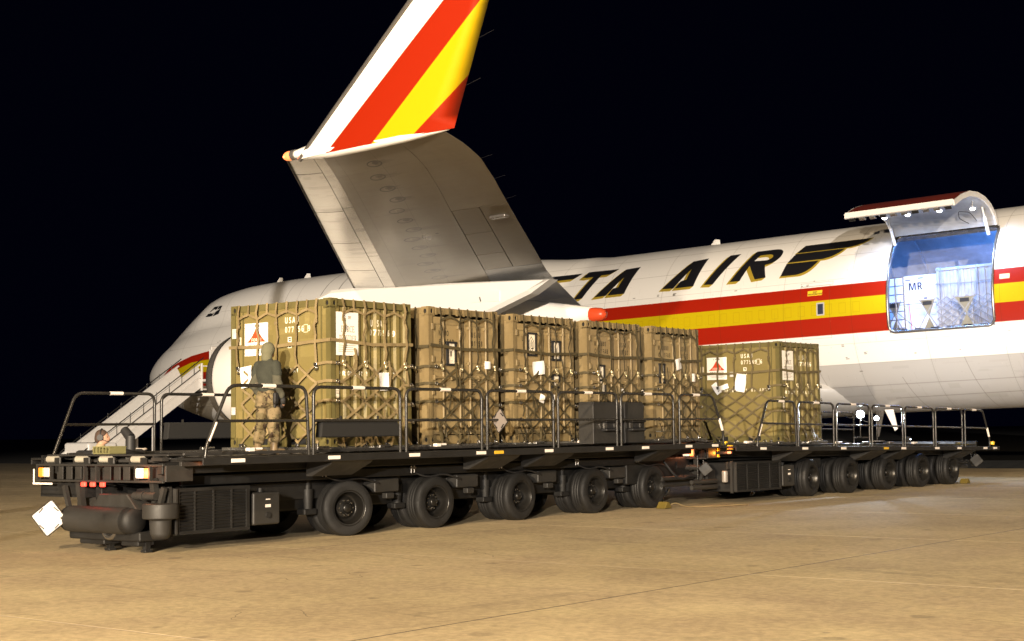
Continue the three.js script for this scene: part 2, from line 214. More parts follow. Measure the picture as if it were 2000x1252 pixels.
{
  const xs = [0, 0.05, 0.15, 0.3, 0.5, 0.75, 1.1, 1.5, 2.1, 2.8, 3.7, 4.4, 4.87, 5.44, 6, 6.5, 7.2, 8, 9, 10, 11, 12, 13]; for (let x = 14; x <= 26; x++) xs.push(x); xs.push(26.8, 27.6, 28.4, 29.2, 30); for (let x = 31; x <= 41; x++) xs.push(x); xs.push(DX0, 43, 44, DX1); for (let x = 46; x <= 50; x++) xs.push(x); for (let x = 51; x <= 69; x += 1.5) xs.push(x);
  const half = []; for (let i = 0; i <= 48; i++) half.push(i / 48 * PI); for (const t of [TH_TOP, TH_SILL]) { let b = 1; for (let i = 1; i < 48; i++) if (Math.abs(half[i] - t) < Math.abs(half[b] - t)) b = i; half[b] = t; }
  const ths = [...half.slice(1).reverse().map(t => -t), ...half], m = ths.length, pos = [], uv = [];
  for (const x of xs) for (const t of ths) { const p = fpt(x, t); pos.push(p.x, p.y, p.z); uv.push(0, 0); }
  const full = []; for (let i = 0; i < xs.length - 1; i++) for (let j = 0; j < m - 1; j++) { const a = i * m + j, b = a + 1, c = a + m, d = c + 1; full.push([i, j, [a, b, c, b, d, c]]); }
  const g0 = new THREE.BufferGeometry(); g0.setAttribute('position', new THREE.Float32BufferAttribute(pos, 3)); g0.setIndex(full.flatMap(f => f[2])); g0.computeVertexNormals();
  const nrm = g0.attributes.normal;
  const sub = (sel, x0, lx) => { const g = new THREE.BufferGeometry(); g.setAttribute('position', g0.attributes.position); g.setAttribute('normal', nrm); const u = new Float32Array(pos.length / 3 * 2); for (let i = 0; i < pos.length / 3; i++) { u[2 * i] = (pos[3 * i] - x0) / lx; u[2 * i + 1] = (pos[3 * i + 1] - 2) / 8; } g.setAttribute('uv', new THREE.BufferAttribute(u, 2)); g.setIndex(full.filter(([i, j]) => sel(i, j)).flatMap(f => f[2])); return g.toNonIndexed(); };
  const eps = 1e-6, hole = (i, j) => xs[i] >= DX0 - eps && xs[i] < DX1 - eps && ths[j] >= TH_TOP - eps && ths[j] < TH_SILL - eps;
  const port = j => ths[j] >= -eps;
  const RED = srgb(0.33, 0.012, 0.002), YEL = srgb(0.50, 0.385, 0.003), GREY = srgb(0.46, 0.45, 0.44), WHITE = srgb(0.80, 0.79, 0.77), GOLD = srgb(0.36, 0.26, 0.03), BLK = srgb(0.010, 0.010, 0.012);
  const livery = (x0, lx, w, h, extra) => canvasTex(w, h, g => {
    const X = x => (x - x0) / lx * w, Y = y => h - (y - 2) / 8 * h, poly = (pts, c) => { g.fillStyle = c; g.beginPath(); pts.forEach((p, i) => i ? g.lineTo(X(p[0]), Y(p[1])) : g.moveTo(X(p[0]), Y(p[1]))); g.closePath(); g.fill(); };
    const line = (a, b, c, lw) => { g.strokeStyle = c; g.lineWidth = lw; g.beginPath(); g.moveTo(X(a[0]), Y(a[1])); g.lineTo(X(b[0]), Y(b[1])); g.stroke(); };
    g.fillStyle = WHITE; g.fillRect(0, 0, w, h);
    poly([[x0, 2], [x0 + lx, 2], [x0 + lx, 3.82], [Math.max(x0, 14), 3.82], [Math.max(x0, 12), 2.6], [x0, 2]], GREY);
    extra(g, X, Y, poly, line);
    const r = rnd(3 + x0 | 0); // skin joints, rivet rows and rain streaks
    for (let x = Math.ceil(x0 / 2.54) * 2.54; x < x0 + lx; x += 2.54) line([x, 2], [x, 10], 'rgba(60,54,48,0.30)', 1.2);
    for (const y of [3.82, 4.5, 6.75, 7.6, 8.4]) line([x0, y], [x0 + lx, y], 'rgba(60,54,48,0.26)', 1.1);
    g.fillStyle = 'rgba(80,72,64,0.28)'; for (let x = Math.ceil(x0 / 2.54) * 2.54; x < x0 + lx; x += 2.54) for (let y = 2.4; y < 8.9; y += 0.09) { g.fillRect(X(x - 0.05), Y(y), 1, 1); g.fillRect(X(x + 0.05), Y(y), 1, 1); }
    g.fillStyle = 'rgba(50,45,40,0.6)'; for (let k = 0; k < 36; k++) { const x = x0 + r() * lx, y = r() < 0.6 ? 3.2 + 1.5 * r() : 6.6 + 0.3 * r(); g.fillRect(X(x), Y(y), 4 + 9 * r(), 2); if (r() < 0.5) g.fillRect(X(x), Y(y) + 4, 4 + 7 * r(), 2); }
    for (let k = 0; k < 420; k++) { const x = x0 + r() * lx, y = 2.3 + r() * 6, l = 0.1 + 0.5 * r() * r(); line([x, y], [x + (r() - 0.3) * 0.1, y - l], `rgba(90,80,65,${0.03 + 0.09 * r()})`, 0.8 + 1.6 * r()); }
    for (let k = 0; k < 500; k++) { const x = x0 + r() * lx, y = 2.1 + r() * 6.6; g.fillStyle = `rgba(${r() < 0.4 ? '240,230,215' : '70,62,50'},${0.05 + 0.15 * r()})`; g.fillRect(X(x), Y(y), 1 + 2.5 * r(), 1 + 2 * r()); }
  });
  const mid = livery(26, 24, 2048, 683, (g, X, Y, poly, line) => {
    poly([[26, 4.84], [50, 4.84], [50, 6.53], [26, 6.53]], RED); poly([[26, 5.44], [50, 5.44], [50, 6.05], [26, 6.05]], YEL);
    // blanked cabin windows, faint outlines
    g.strokeStyle = 'rgba(120,80,10,0.22)'; g.lineWidth = 1.3; for (let x = 30; x < 41; x += 0.51) { g.strokeRect(X(x), Y(5.9), X(26.24) - X(26), Y(5.55) - Y(5.9)); }
    // one remaining window with grey frame, exit panel and placard
    g.fillStyle = srgb(0.45, 0.44, 0.43); g.fillRect(X(39.36), Y(5.98), X(26.30) - X(26), Y(5.53) - Y(5.98)); g.fillStyle = srgb(0.03, 0.035, 0.06); g.fillRect(X(39.41), Y(5.93), X(26.20) - X(26), Y(5.58) - Y(5.93));
    g.fillStyle = srgb(0.8, 0.55, 0.03); g.fillRect(X(39.02), Y(6.42), X(26.55) - X(26), Y(6.24) - Y(6.42)); g.fillStyle = BLK; g.font = 'bold 7px sans-serif'; g.textAlign = 'center'; g.fillText('EXIT', X(39.3), Y(6.34)); g.fillText('INOPERATIVE', X(39.3), Y(6.265));
    g.strokeStyle = 'rgba(80,75,70,0.3)'; g.lineWidth = 1.4; g.strokeRect(X(38.75), Y(6.70), X(27.2) - X(26), Y(6.58) - Y(6.70)); g.strokeRect(X(38.75), Y(6.58), X(27.1) - X(26), Y(4.75) - Y(6.58));
    g.fillStyle = srgb(0.75, 0.7, 0.45); g.fillRect(X(45.72), Y(6.36), X(26.33) - X(26), Y(6.2) - Y(6.36));
    // slanted black lettering with gold shadow
    const letters = [
      [[23.6, 7.03], [24.7, 8.15], [25.3, 8.15], [24.2, 7.03]],
      [[25.2, 7.03], [25.95, 8.15], [26.4, 8.15], [25.65, 7.03]],
      [[26.2, 7.92], [26.36, 8.14], [28.84, 8.12], [28.55, 7.92], [27.75, 7.92], [27.1, 7.03], [26.68, 7.03], [27.3, 7.92]],
      [[28.97, 7.93], [29.14, 8.15], [30.56, 8.13], [30.27, 7.94], [29.86, 7.94], [29.33, 7.04], [28.93, 7.01], [29.5, 7.91], [29.2, 7.9]],
      [[29.91, 7.03], [30.93, 8.07], [31.57, 8.11], [31.28, 7.05], [30.52, 7.05], [30.69, 7.31], [30.92, 7.34], [31.03, 7.74], [30.44, 7.05]],
      [[32.97, 7.07], [33.94, 8.07], [34.56, 8.13], [34.32, 7.05], [33.54, 7.05], [33.72, 7.30], [33.95, 7.35], [34.02, 7.76], [33.46, 7.05]],
      [[34.76, 7.06], [35.47, 8.14], [35.90, 8.15], [35.14, 7.04]],
    ];
    const sh = [-0.125, -0.095];
    const shadow = pts => { for (let k = 1; k <= 8; k++) poly(pts.map(p => [p[0] + sh[0] * k / 8, p[1] + sh[1] * k / 8]), GOLD); };
    for (const L of letters) shadow(L); for (const L of letters) poly(L, BLK);
    const path = (dx, dy) => { g.beginPath(); const mv = (x, y) => g.moveTo(X(x + dx), Y(y + dy)), l = (x, y) => g.lineTo(X(x + dx), Y(y + dy)), q = (a, b, x, y) => g.quadraticCurveTo(X(a + dx), Y(b + dy), X(x + dx), Y(y + dy)); mv(35.84, 7.07); l(36.55, 8.17); l(37.3, 8.17); q(37.72, 8.16, 37.68, 7.92); q(37.6, 7.62, 37.12, 7.58); l(37.28, 7.09); l(36.86, 7.06); l(36.5, 7.62); l(36.24, 7.06); g.closePath(); mv(36.62, 7.78); l(37.1, 7.76); q(37.32, 7.78, 37.34, 7.9); q(37.3, 7.98, 37.15, 7.99); l(36.78, 7.99); g.closePath(); };
    for (let k = 8; k >= 1; k--) { path(sh[0] * k / 8, sh[1] * k / 8); g.fillStyle = GOLD; g.fill('evenodd'); } path(0, 0); g.fillStyle = BLK; g.fill('evenodd');
    // winged emblem: three black feathers edged in gold
    const feather = (top, bot, tip, c) => { g.fillStyle = c; g.beginPath(); g.moveTo(X(top[0]), Y(top[1])); g.lineTo(X(tip[0]), Y(tip[1])); g.quadraticCurveTo(X(tip[0] - 0.28), Y(bot[1] + 0.05), X(tip[0] - 0.75), Y(bot[1])); g.lineTo(X(bot[0]), Y(bot[1])); g.closePath(); g.fill(); };
    feather([38.49, 8.17], [38.20, 7.86], [41.07, 8.18], GOLD); feather([38.28, 7.87], [37.99, 7.50], [40.22, 7.88], GOLD); feather([38.08, 7.52], [37.83, 7.00], [39.34, 7.53], GOLD);
    feather([38.49, 8.17], [38.27, 7.90], [40.99, 8.17], BLK); feather([38.25, 7.87], [38.03, 7.56], [40.12, 7.87], BLK); feather([38.01, 7.52], [37.88, 7.07], [39.24, 7.51], BLK);
    // darker soot and repair patches on the belly
    const r = rnd(61); for (let k = 0; k < 40; k++) { g.fillStyle = `rgba(80,70,58,${0.02 + 0.05 * r()})`; g.fillRect(X(26 + 24 * r()), Y(3.7 - 1.4 * r()), 10 + 90 * r(), 2 + 12 * r()); }
    for (const [x, y0, y1] of [[39.4, 2.1, 3.6], [42.3, 2.1, 3.3], [44.6, 2.2, 3.82]]) line([x, y0], [x - 0.3, y1], 'rgba(60,52,45,0.35)', 1.6);
    line([36, 3.05], [50, 3.1], 'rgba(60,52,45,0.28)', 1.6); line([41.4, 2.62], [50, 2.7], 'rgba(60,52,45,0.30)', 1.8);
  });
  const nose = livery(0, 26, 2048, 630, (g, X, Y, poly, line) => {
    const up = [[2.3, 4.75], [2.62, 5.1], [3.08, 5.43], [3.9, 5.79], [4.96, 6.07], [6.12, 6.29], [7.44, 6.42], [9.5, 6.5], [26, 6.53]], mid_ = [[3.2, 5.05], [4.09, 5.45], [5.01, 5.75], [6.2, 5.97], [7.55, 6.02], [26, 6.05]], lo = [[3.9, 4.95], [4.9, 5.25], [6.2, 5.42], [8, 5.45], [26, 5.44]];
    poly([...up, [26, 4.84], [9, 4.84], [6, 4.75], [4.4, 4.6], [3, 4.5]], RED); poly([...mid_, ...lo.slice().reverse()], YEL);
    g.fillStyle = BLK; g.fillRect(X(6.1), Y(3.9), 5, 5); g.fillRect(X(8.9), Y(3.5), 4, 4); line([11.9, 2], [11.9, 10], 'rgba(60,55,50,0.35)', 2);
    line([14.2, 6.7], [14.2, 8.6], 'rgba(40,38,36,0.8)', 2.2); line([14.2, 8.6], [14.6, 10], 'rgba(40,38,36,0.8)', 2.2); line([15.2, 6.7], [15.2, 8.6], 'rgba(40,38,36,0.8)', 2.2); line([15.2, 8.6], [15.5, 10], 'rgba(40,38,36,0.8)', 2.2); line([2.7, 4], [2.7, 8.2], 'rgba(90,80,75,0.3)', 1.5);
  });
  const paint = t => new THREE.MeshPhysicalMaterial({ map: t, roughness: 0.34, clearcoat: 0.45, clearcoatRoughness: 0.2 });
  const fz = mesh(plane, 'fuselage', sub((i, j) => port(j) && xs[i] >= 26 - eps && xs[i] < 50 - eps && !hole(i, j), 26, 24), paint(mid), true);
  tag(fz, 'striped and lettered port fuselage side');
  tag(mesh(plane, 'nose_section', sub((i, j) => port(j) && xs[i] < 26 - eps, 0, 26), paint(nose), true), 'forward fuselage with red and yellow nose flash');
  mesh(plane, 'fuselage_shell', sub((i, j) => !port(j) || xs[i] >= 50 - eps, 0, 26), M.whiteGloss, true);
  // cockpit windows: dark panes in thin frames, laid on the skin
  const pane = (corners, mt, off, name, parent = plane) => { const p = corners.map(([x, t]) => fpt(x, t, off)), q = corners.map(([x, t]) => fpt(x, t, off - 0.05)); const g = new THREE.BufferGeometry(); const f = []; const tri = (a, b, c) => f.push(...[a, b, c].flatMap(v => [v.x, v.y, v.z])); tri(p[0], p[1], p[2]); tri(p[0], p[2], p[3]); for (let i = 0; i < 4; i++) { const k = (i + 1) % 4; tri(p[i], q[i], q[k]); tri(p[i], q[k], p[k]); } g.setAttribute('position', new THREE.Float32BufferAttribute(f, 3)); g.computeVertexNormals(); return mesh(parent, name, g, mt); };
  const thY = (x, y) => { let a = 0.0, b = 1.6; for (let k = 0; k < 30; k++) { const m = (a + b) / 2; if (fpt(x, m).y > y) a = m; else b = m; } return (a + b) / 2; };
  for (const q of [[[5.95, 8.26], [6.46, 8.70], [6.84, 8.73], [6.55, 8.24]], [[6.62, 8.23], [6.91, 8.72], [7.16, 8.71], [7.10, 8.32]]]) pane(q.map(([x, y]) => [x, thY(x, y)]), M.glass, 0.014, 'cockpit_window');
  for (const x of [13.8, 15.2, 16.6]) pane([[x, 0.78], [x + 0.3, 0.78], [x + 0.3, 0.68], [x, 0.68]], M.glass, 0.01, 'upper_deck_window');
  // small antennas on the crown
  for (const x of [9.3, 11.2, 21.5, 33.5]) { const p = fpt(x, 0.02); mesh(plane, 'antenna', extr([[0, 0], [0.45, 0], [0.42, 0.22], [0.22, 0.24]], 0.03).translate(p.x, p.y - 0.02, p.z), M.white); }

  // side cargo opening: lined bay behind it
  const liner = grimy(lin(0.72, 0.74, 0.78), 0.55), bx0 = 38.5, bx1 = 49.0, OFF = -0.16;
  const bxs = [bx0, 39.5, 40.7, DX0, 43, 44, DX1, 46.5, 47.8, bx1]; const th2 = ths.filter(t => Math.abs(t) <= TH_SILL + 0.05);
  const rp = [], ri = []; for (const x of bxs) for (const t of th2) { const p = fpt(x, t, OFF); rp.push(p.x, p.y, p.z); }
  for (let i = 0; i < bxs.length - 1; i++) for (let j = 0; j < th2.length - 1; j++) { if (bxs[i] >= DX0 - eps && bxs[i] < DX1 - eps && th2[j] >= TH_TOP - eps && th2[j] < TH_SILL - eps) continue; const a = i * th2.length + j, b = a + 1, c = a + th2.length, d = c + 1; ri.push(a, c, b, b, c, d); }
  const lg = new THREE.BufferGeometry(); lg.setAttribute('position', new THREE.Float32BufferAttribute(rp, 3)); lg.setIndex(ri); lg.computeVertexNormals();
  const bay = mesh(plane, 'cargo_bay_liner', lg, liner);
  mesh(plane, 'cargo_bay_floor', box(bx1 - bx0, 0.06, 6.1, (bx0 + bx1) / 2, 4.70, 0), M.deckSteel);
  for (const x of [bx0, bx1]) { const s = new THREE.Shape(th2.map(t => { const p = fpt(x, t, OFF - 0.005); return new THREE.Vector2(p.z, p.y); })); const g = new THREE.ShapeGeometry(s).rotateY(-PI / 2).translate(x, 0, 0); mesh(plane, 'cargo_bay_bulkhead', g, liner); }
  for (const x of [39.8, 41.1, 46.2, 47.4]) { const pts = []; for (let k = 0; k <= 24; k++) pts.push(fpt(x, lerp(-TH_SILL, TH_SILL, k / 24), OFF - 0.03)); mesh(plane, 'bay_frame', sweepFix(pts), liner); }
  for (let z = -2.6; z <= 2.7; z += 0.65) mesh(plane, 'roller_track', box(bx1 - bx0 - 0.1, 0.05, 0.14, (bx0 + bx1) / 2, 4.756, z), M.steel);
  // jamb between skin and liner, then the rounded frame
  const edge = (n, f) => Array.from({ length: n + 1 }, (_, k) => f(k / n));
  const loop = [...edge(6, t => [lerp(DX0, DX1, t), TH_TOP]), ...edge(12, t => [DX1, lerp(TH_TOP, TH_SILL, t)]), ...edge(6, t => [lerp(DX1, DX0, t), TH_SILL]), ...edge(12, t => [DX0, lerp(TH_SILL, TH_TOP, t)])];
  mesh(plane, 'door_jamb', loft([loop.map(([x, t]) => fpt(x, t, 0.004)), loop.map(([x, t]) => fpt(x, t, OFF - 0.01))], true, false), M.lipMetal);
  const rl = []; const cr = 0.22, ct = 0.07; const corner = (cx, ct_, a0) => { for (let k = 0; k <= 5; k++) { const a = a0 + k / 5 * PI / 2; rl.push([cx + cr * Math.cos(a), ct_ + ct * Math.sin(a)]); } };
  corner(DX1 - cr, TH_SILL - ct, 0); corner(DX0 + cr, TH_SILL - ct, PI / 2); for (let k = 1; k < 10; k++) rl.push([DX0, lerp(TH_SILL - ct, TH_TOP + ct, k / 10)]); corner(DX0 + cr, TH_TOP + ct, PI); corner(DX1 - cr, TH_TOP + ct, 1.5 * PI); for (let k = 1; k <= 10; k++) rl.push([DX1, lerp(TH_TOP + ct, TH_SILL - ct, k / 10)]);
  const fr = sweep(rl.map(([x, t]) => fpt(x, t, 0.01)), circ(0.05, 8), null, false); fr.computeVertexNormals(); mesh(plane, 'door_frame', fr, M.lipMetal);
  const sill = mesh(plane, 'door_sill', [box(3.5, 0.05, 0.22, (DX0 + DX1) / 2, 4.76, 3.05)], M.steel);
  for (let k = 0; k < 6; k++) mesh(sill, 'latch_fitting', rb(0.28, 0.12, 0.10, DX0 + 0.4 + k * 0.55, 4.80, 3.0, 0.02), k % 2 ? M.lipMetal : M.dark);
  // bay lamps: four strips on the bay ceiling
  for (const [x, z] of [[40.2, 0.9], [43.2, 1.3], [44.6, -0.4], [47.4, 0.9]]) {
    const y = 5.525 + Math.sqrt(1 - (z / 3.1) ** 2) * 3.2 - 0.10;
    mesh(plane, 'bay_lamp', rb(1.1, 0.05, 0.16, x, y, z, 0.015), glow(0.75, 0.88, 1, 3));
    const l = new THREE.RectAreaLight(lin(0.12, 0.45, 1.5), 270, 1.1, 0.16); l.position.set(x, y - 0.04, z); l.rotation.x = -PI / 2; plane.add(l);
  }

  // the side cargo door, swung up above the opening
  const prof = [[2.42, 8.12], [2.60, 8.42], [2.95, 8.68], [3.5, 8.86], [4.1, 8.92], [4.8, 8.88], [5.5, 8.70], [6.2, 8.42]], inner = prof.map(([z, y], i) => { const a = prof[Math.max(0, i - 1)], b = prof[Math.min(prof.length - 1, i + 1)], tz = b[0] - a[0], ty = b[1] - a[1], l = Math.hypot(tz, ty); return [z + ty / l * 0.17, y - tz / l * 0.17]; });
  const door = mesh(plane, 'cargo_door', loft([DX0, DX1].map(x => prof.map(([z, y]) => V(x, y, z))), false, false), mat(lin(0.14, 0.016, 0.01), 0.5)); tag(door, 'open side cargo door hinged above the opening');
  mesh(door, 'door_stripe', loft([DX0 + 0.004, DX1 - 0.004].map(x => prof.slice(0, 4).map(([z, y]) => V(x, y + 0.006, z - 0.004))), false, false), M.whiteGloss);
  mesh(door, 'inner_lining', loft([DX0 + 0.02, DX1 - 0.02].map(x => inner.map(([z, y]) => V(x, y, z))), false, false), grimy(lin(0.6, 0.61, 0.63), 0.5));
  for (const x of [DX0, DX1]) { const s = new THREE.Shape([...prof, ...inner.slice().reverse()].map(p => new THREE.Vector2(p[0], p[1]))); mesh(door, 'end_rib', new THREE.ExtrudeGeometry(s, { depth: 0.06, bevelEnabled: false }).rotateY(-PI / 2).translate(x + 0.03, 0, 0), M.whiteGloss); }
  mesh(door, 'lower_edge', box(3.55, 0.20, 0.06, (DX0 + DX1) / 2, 8.36, 6.2, -0.4), M.whiteGloss);
  for (let k = 0; k < 10; k++) mesh(door, 'latch', [box(0.16, 0.11, 0.12, DX0 + 0.2 + k * 0.35, 8.25, 6.14, -0.4), cyl(0.03, 0.03, 0.2, 'x', DX0 + 0.2 + k * 0.35, 8.2, 6.1, 8)], k % 3 ? M.lipMetal : M.dark);
  for (const x of [DX0 + 0.15, DX1 - 0.2]) mesh(door, 'actuator', [cyl(0.055, 0.055, 0.62, 'y', 0, 0, 0, 12).rotateX(0.5).translate(x, 8.0, 2.85), cyl(0.03, 0.03, 0.5, 'y', 0, 0, 0, 10).rotateX(0.5).translate(x, 8.35, 3.05)], M.whiteGloss);
  mesh(door, 'wiring', pipe([V(45.0, 8.2, 2.9), V(44.9, 8.45, 3.2), V(44.6, 8.5, 3.4), V(44.5, 8.3, 3.1), V(44.7, 8.15, 2.8)], 0.012, 0.1, 6), M.black);
  for (const [x, z] of [[42.42, 4.2], [43.22, 4.2], [44.28, 4.2], [45.2, 3.75]]) { const y = 8.46; mesh(door, 'lamp_stem', cyl(0.02, 0.02, 0.34, 'y', x, y + 0.18, z, 8), M.lipMetal); const L = mesh(door, 'door_lamp', new THREE.SphereGeometry(0.075, 14, 10).scale(1.2, 0.7, 1).translate(x, y, z), glow(0.85, 0.92, 1, 9)); L.userData.label = 'small lit floodlamp in the door lining'; const s = new THREE.SpotLight(lin(0.5, 0.7, 1.15), 30, 0, 1.2, 1, 2); s.position.set(x, y - 0.06, z); s.target.position.set(x, y - 3, z - 1.2); s.castShadow = true; plane.add(s, s.target); }
}
function sweepFix(pts) { const g = sweep(pts, [[-0.05, -0.03], [0.05, -0.03], [0.05, 0.03], [-0.05, 0.03]], V(1, 0, 0)).toNonIndexed(); g.computeVertexNormals(); return g; }
console.log('fuselage done');

// wing-body fairing, wings, winglet, engine
const WST = { le: [[0, 18.5], [3, 20], [12, 27.3], [21, 34.5], [31.3, 42.72]], ch: [[0, 17], [3, 15.2], [8, 11.6], [12, 9.7], [21, 6.45], [27, 5.12], [28.6, 4.78], [29.8, 4.48], [30.6, 4.15], [31.3, 3.76]], y: [[0, 3.5], [3, 3.75], [12, 4.72], [21, 5.72], [31.3, 6.62]], t: [[0, 0.125], [12, 0.105], [31.3, 0.085]] };
const lint = (tab, x) => { let i = 0; while (i < tab.length - 2 && x > tab[i + 1][0]) i++; const [a, b] = tab[i], [c, d] = tab[i + 1]; return b + (d - b) * (x - a) / (c - a); };
function wpt(z, c, up) { const le = lint(WST.le, z), ch = lint(WST.ch, z), t = lint(WST.t, z), yt = 5 * t * (0.2969 * Math.sqrt(c) - 0.126 * c - 0.3516 * c * c + 0.2843 * c ** 3 - 0.1036 * c ** 4); return V(le + c * ch, lint(WST.y, z) - 0.035 * c * ch + ch * (up ? yt * 0.62 : -yt * 0.38 * (1 - 0.5 * sstep(0.45, 1, c))), z); }
function wingPiece(z0, z1, c0, c1, nz = 8) { const nc = Math.max(6, Math.round((c1 - c0) * 30)), rings = []; for (let i = 0; i <= nz; i++) { const z = lerp(z0, z1, i / nz), r = []; const cs = k => { const s = k / nc; return lerp(c0, c1, c0 === 0 ? s * s : s); }; for (let k = 0; k <= nc; k++) { r.push(wpt(z, cs(k), false)); if (k === nc || (k === 0 && c0 > 0)) r.push(wpt(z, cs(k), false)); } for (let k = nc; k >= (c0 === 0 ? 1 : 0); k--) { const q = wpt(z, cs(k), true).add(V(0, k === nc && c1 === 1 ? 0.012 : 0, 0)); r.push(q); if (k === nc || (k === 0 && c0 > 0)) r.push(q.clone()); } rings.push(r.reverse()); } return loft(rings, true, true, (x, y, z) => [(z - 18) / 14, (x - lint(WST.le, z)) / lint(WST.ch, z)]); }
const wingTex = canvasTex(2048, 1024, (g, w, h) => {
  const r = rnd(12), X = z => (z - 18) / 14 * w, Y = c => h - c * h;
  g.fillStyle = srgb(0.20, 0.178, 0.14); g.fillRect(0, 0, w, h);
  for (let k = 0; k < 900; k++) { const z = 18 + 14 * r(), c = r(); g.fillStyle = `rgba(${r() < 0.5 ? '60,52,40' : '190,180,165'},${0.012 + 0.035 * r()})`; g.fillRect(X(z), Y(c), 4 + 26 * r(), 10 + 150 * r()); }
  const L = (z0, c0, z1, c1, a = 0.5, lw = 2) => { g.strokeStyle = `rgba(25,22,18,${a})`; g.lineWidth = lw; g.beginPath(); g.moveTo(X(z0), Y(c0)); g.lineTo(X(z1), Y(c1)); g.stroke(); };
  for (const c of [0.30, 0.52]) L(18, c, 32, c, 0.4, 2); for (let z = 19.2; z < 31; z += 1.35) L(z, 0.18, z + 0.3, 0.72, 0.22, 1.6);
  for (let k = 0; k < 15; k++) { const z = 20.4 + k * 0.72, c = 0.47 - 0.02 * Math.sin(k * 2.1); g.strokeStyle = `rgba(10,8,5,${0.7 + 0.3 * r()})`; g.lineWidth = 6; g.beginPath(); g.ellipse(X(z), Y(c), 21, 42, 0.05, 0, 2 * PI); g.stroke(); g.fillStyle = `rgba(${r() < 0.25 ? '215,205,180' : '12,9,6'},${0.15 + 0.35 * r()})`; g.beginPath(); g.ellipse(X(z) + 6, Y(c) - 8, 12, 20, 0.05, 0, 2 * PI); g.fill(); // fuel access panels
    const s = 0.35 + 0.6 * r(); for (let q = 0; q < 18; q++) { g.strokeStyle = `rgba(12,9,6,${0.04 + 0.07 * r()})`; g.lineWidth = 3 + 6 * r(); g.beginPath(); const zx = X(z) + 24 * (r() - 0.5); g.moveTo(zx, Y(c)); g.lineTo(zx + 16 * (r() - 0.5), Y(c + s * (0.04 + 0.14 * r()))); g.stroke(); } }
  g.fillStyle = 'rgba(15,12,8,0.8)'; g.fillRect(X(25.6), Y(0.60), 12, 16);
  for (let k = 0; k < 60; k++) { g.strokeStyle = `rgba(225,215,195,${0.04 + 0.1 * r()})`; g.lineWidth = 1 + 2 * r(); g.beginPath(); const z = 18 + 13 * r(), c = 0.75 + 0.2 * r(); g.moveTo(X(z), Y(c)); g.lineTo(X(z + 0.05), Y(c + 0.08 * r())); g.stroke(); }
});
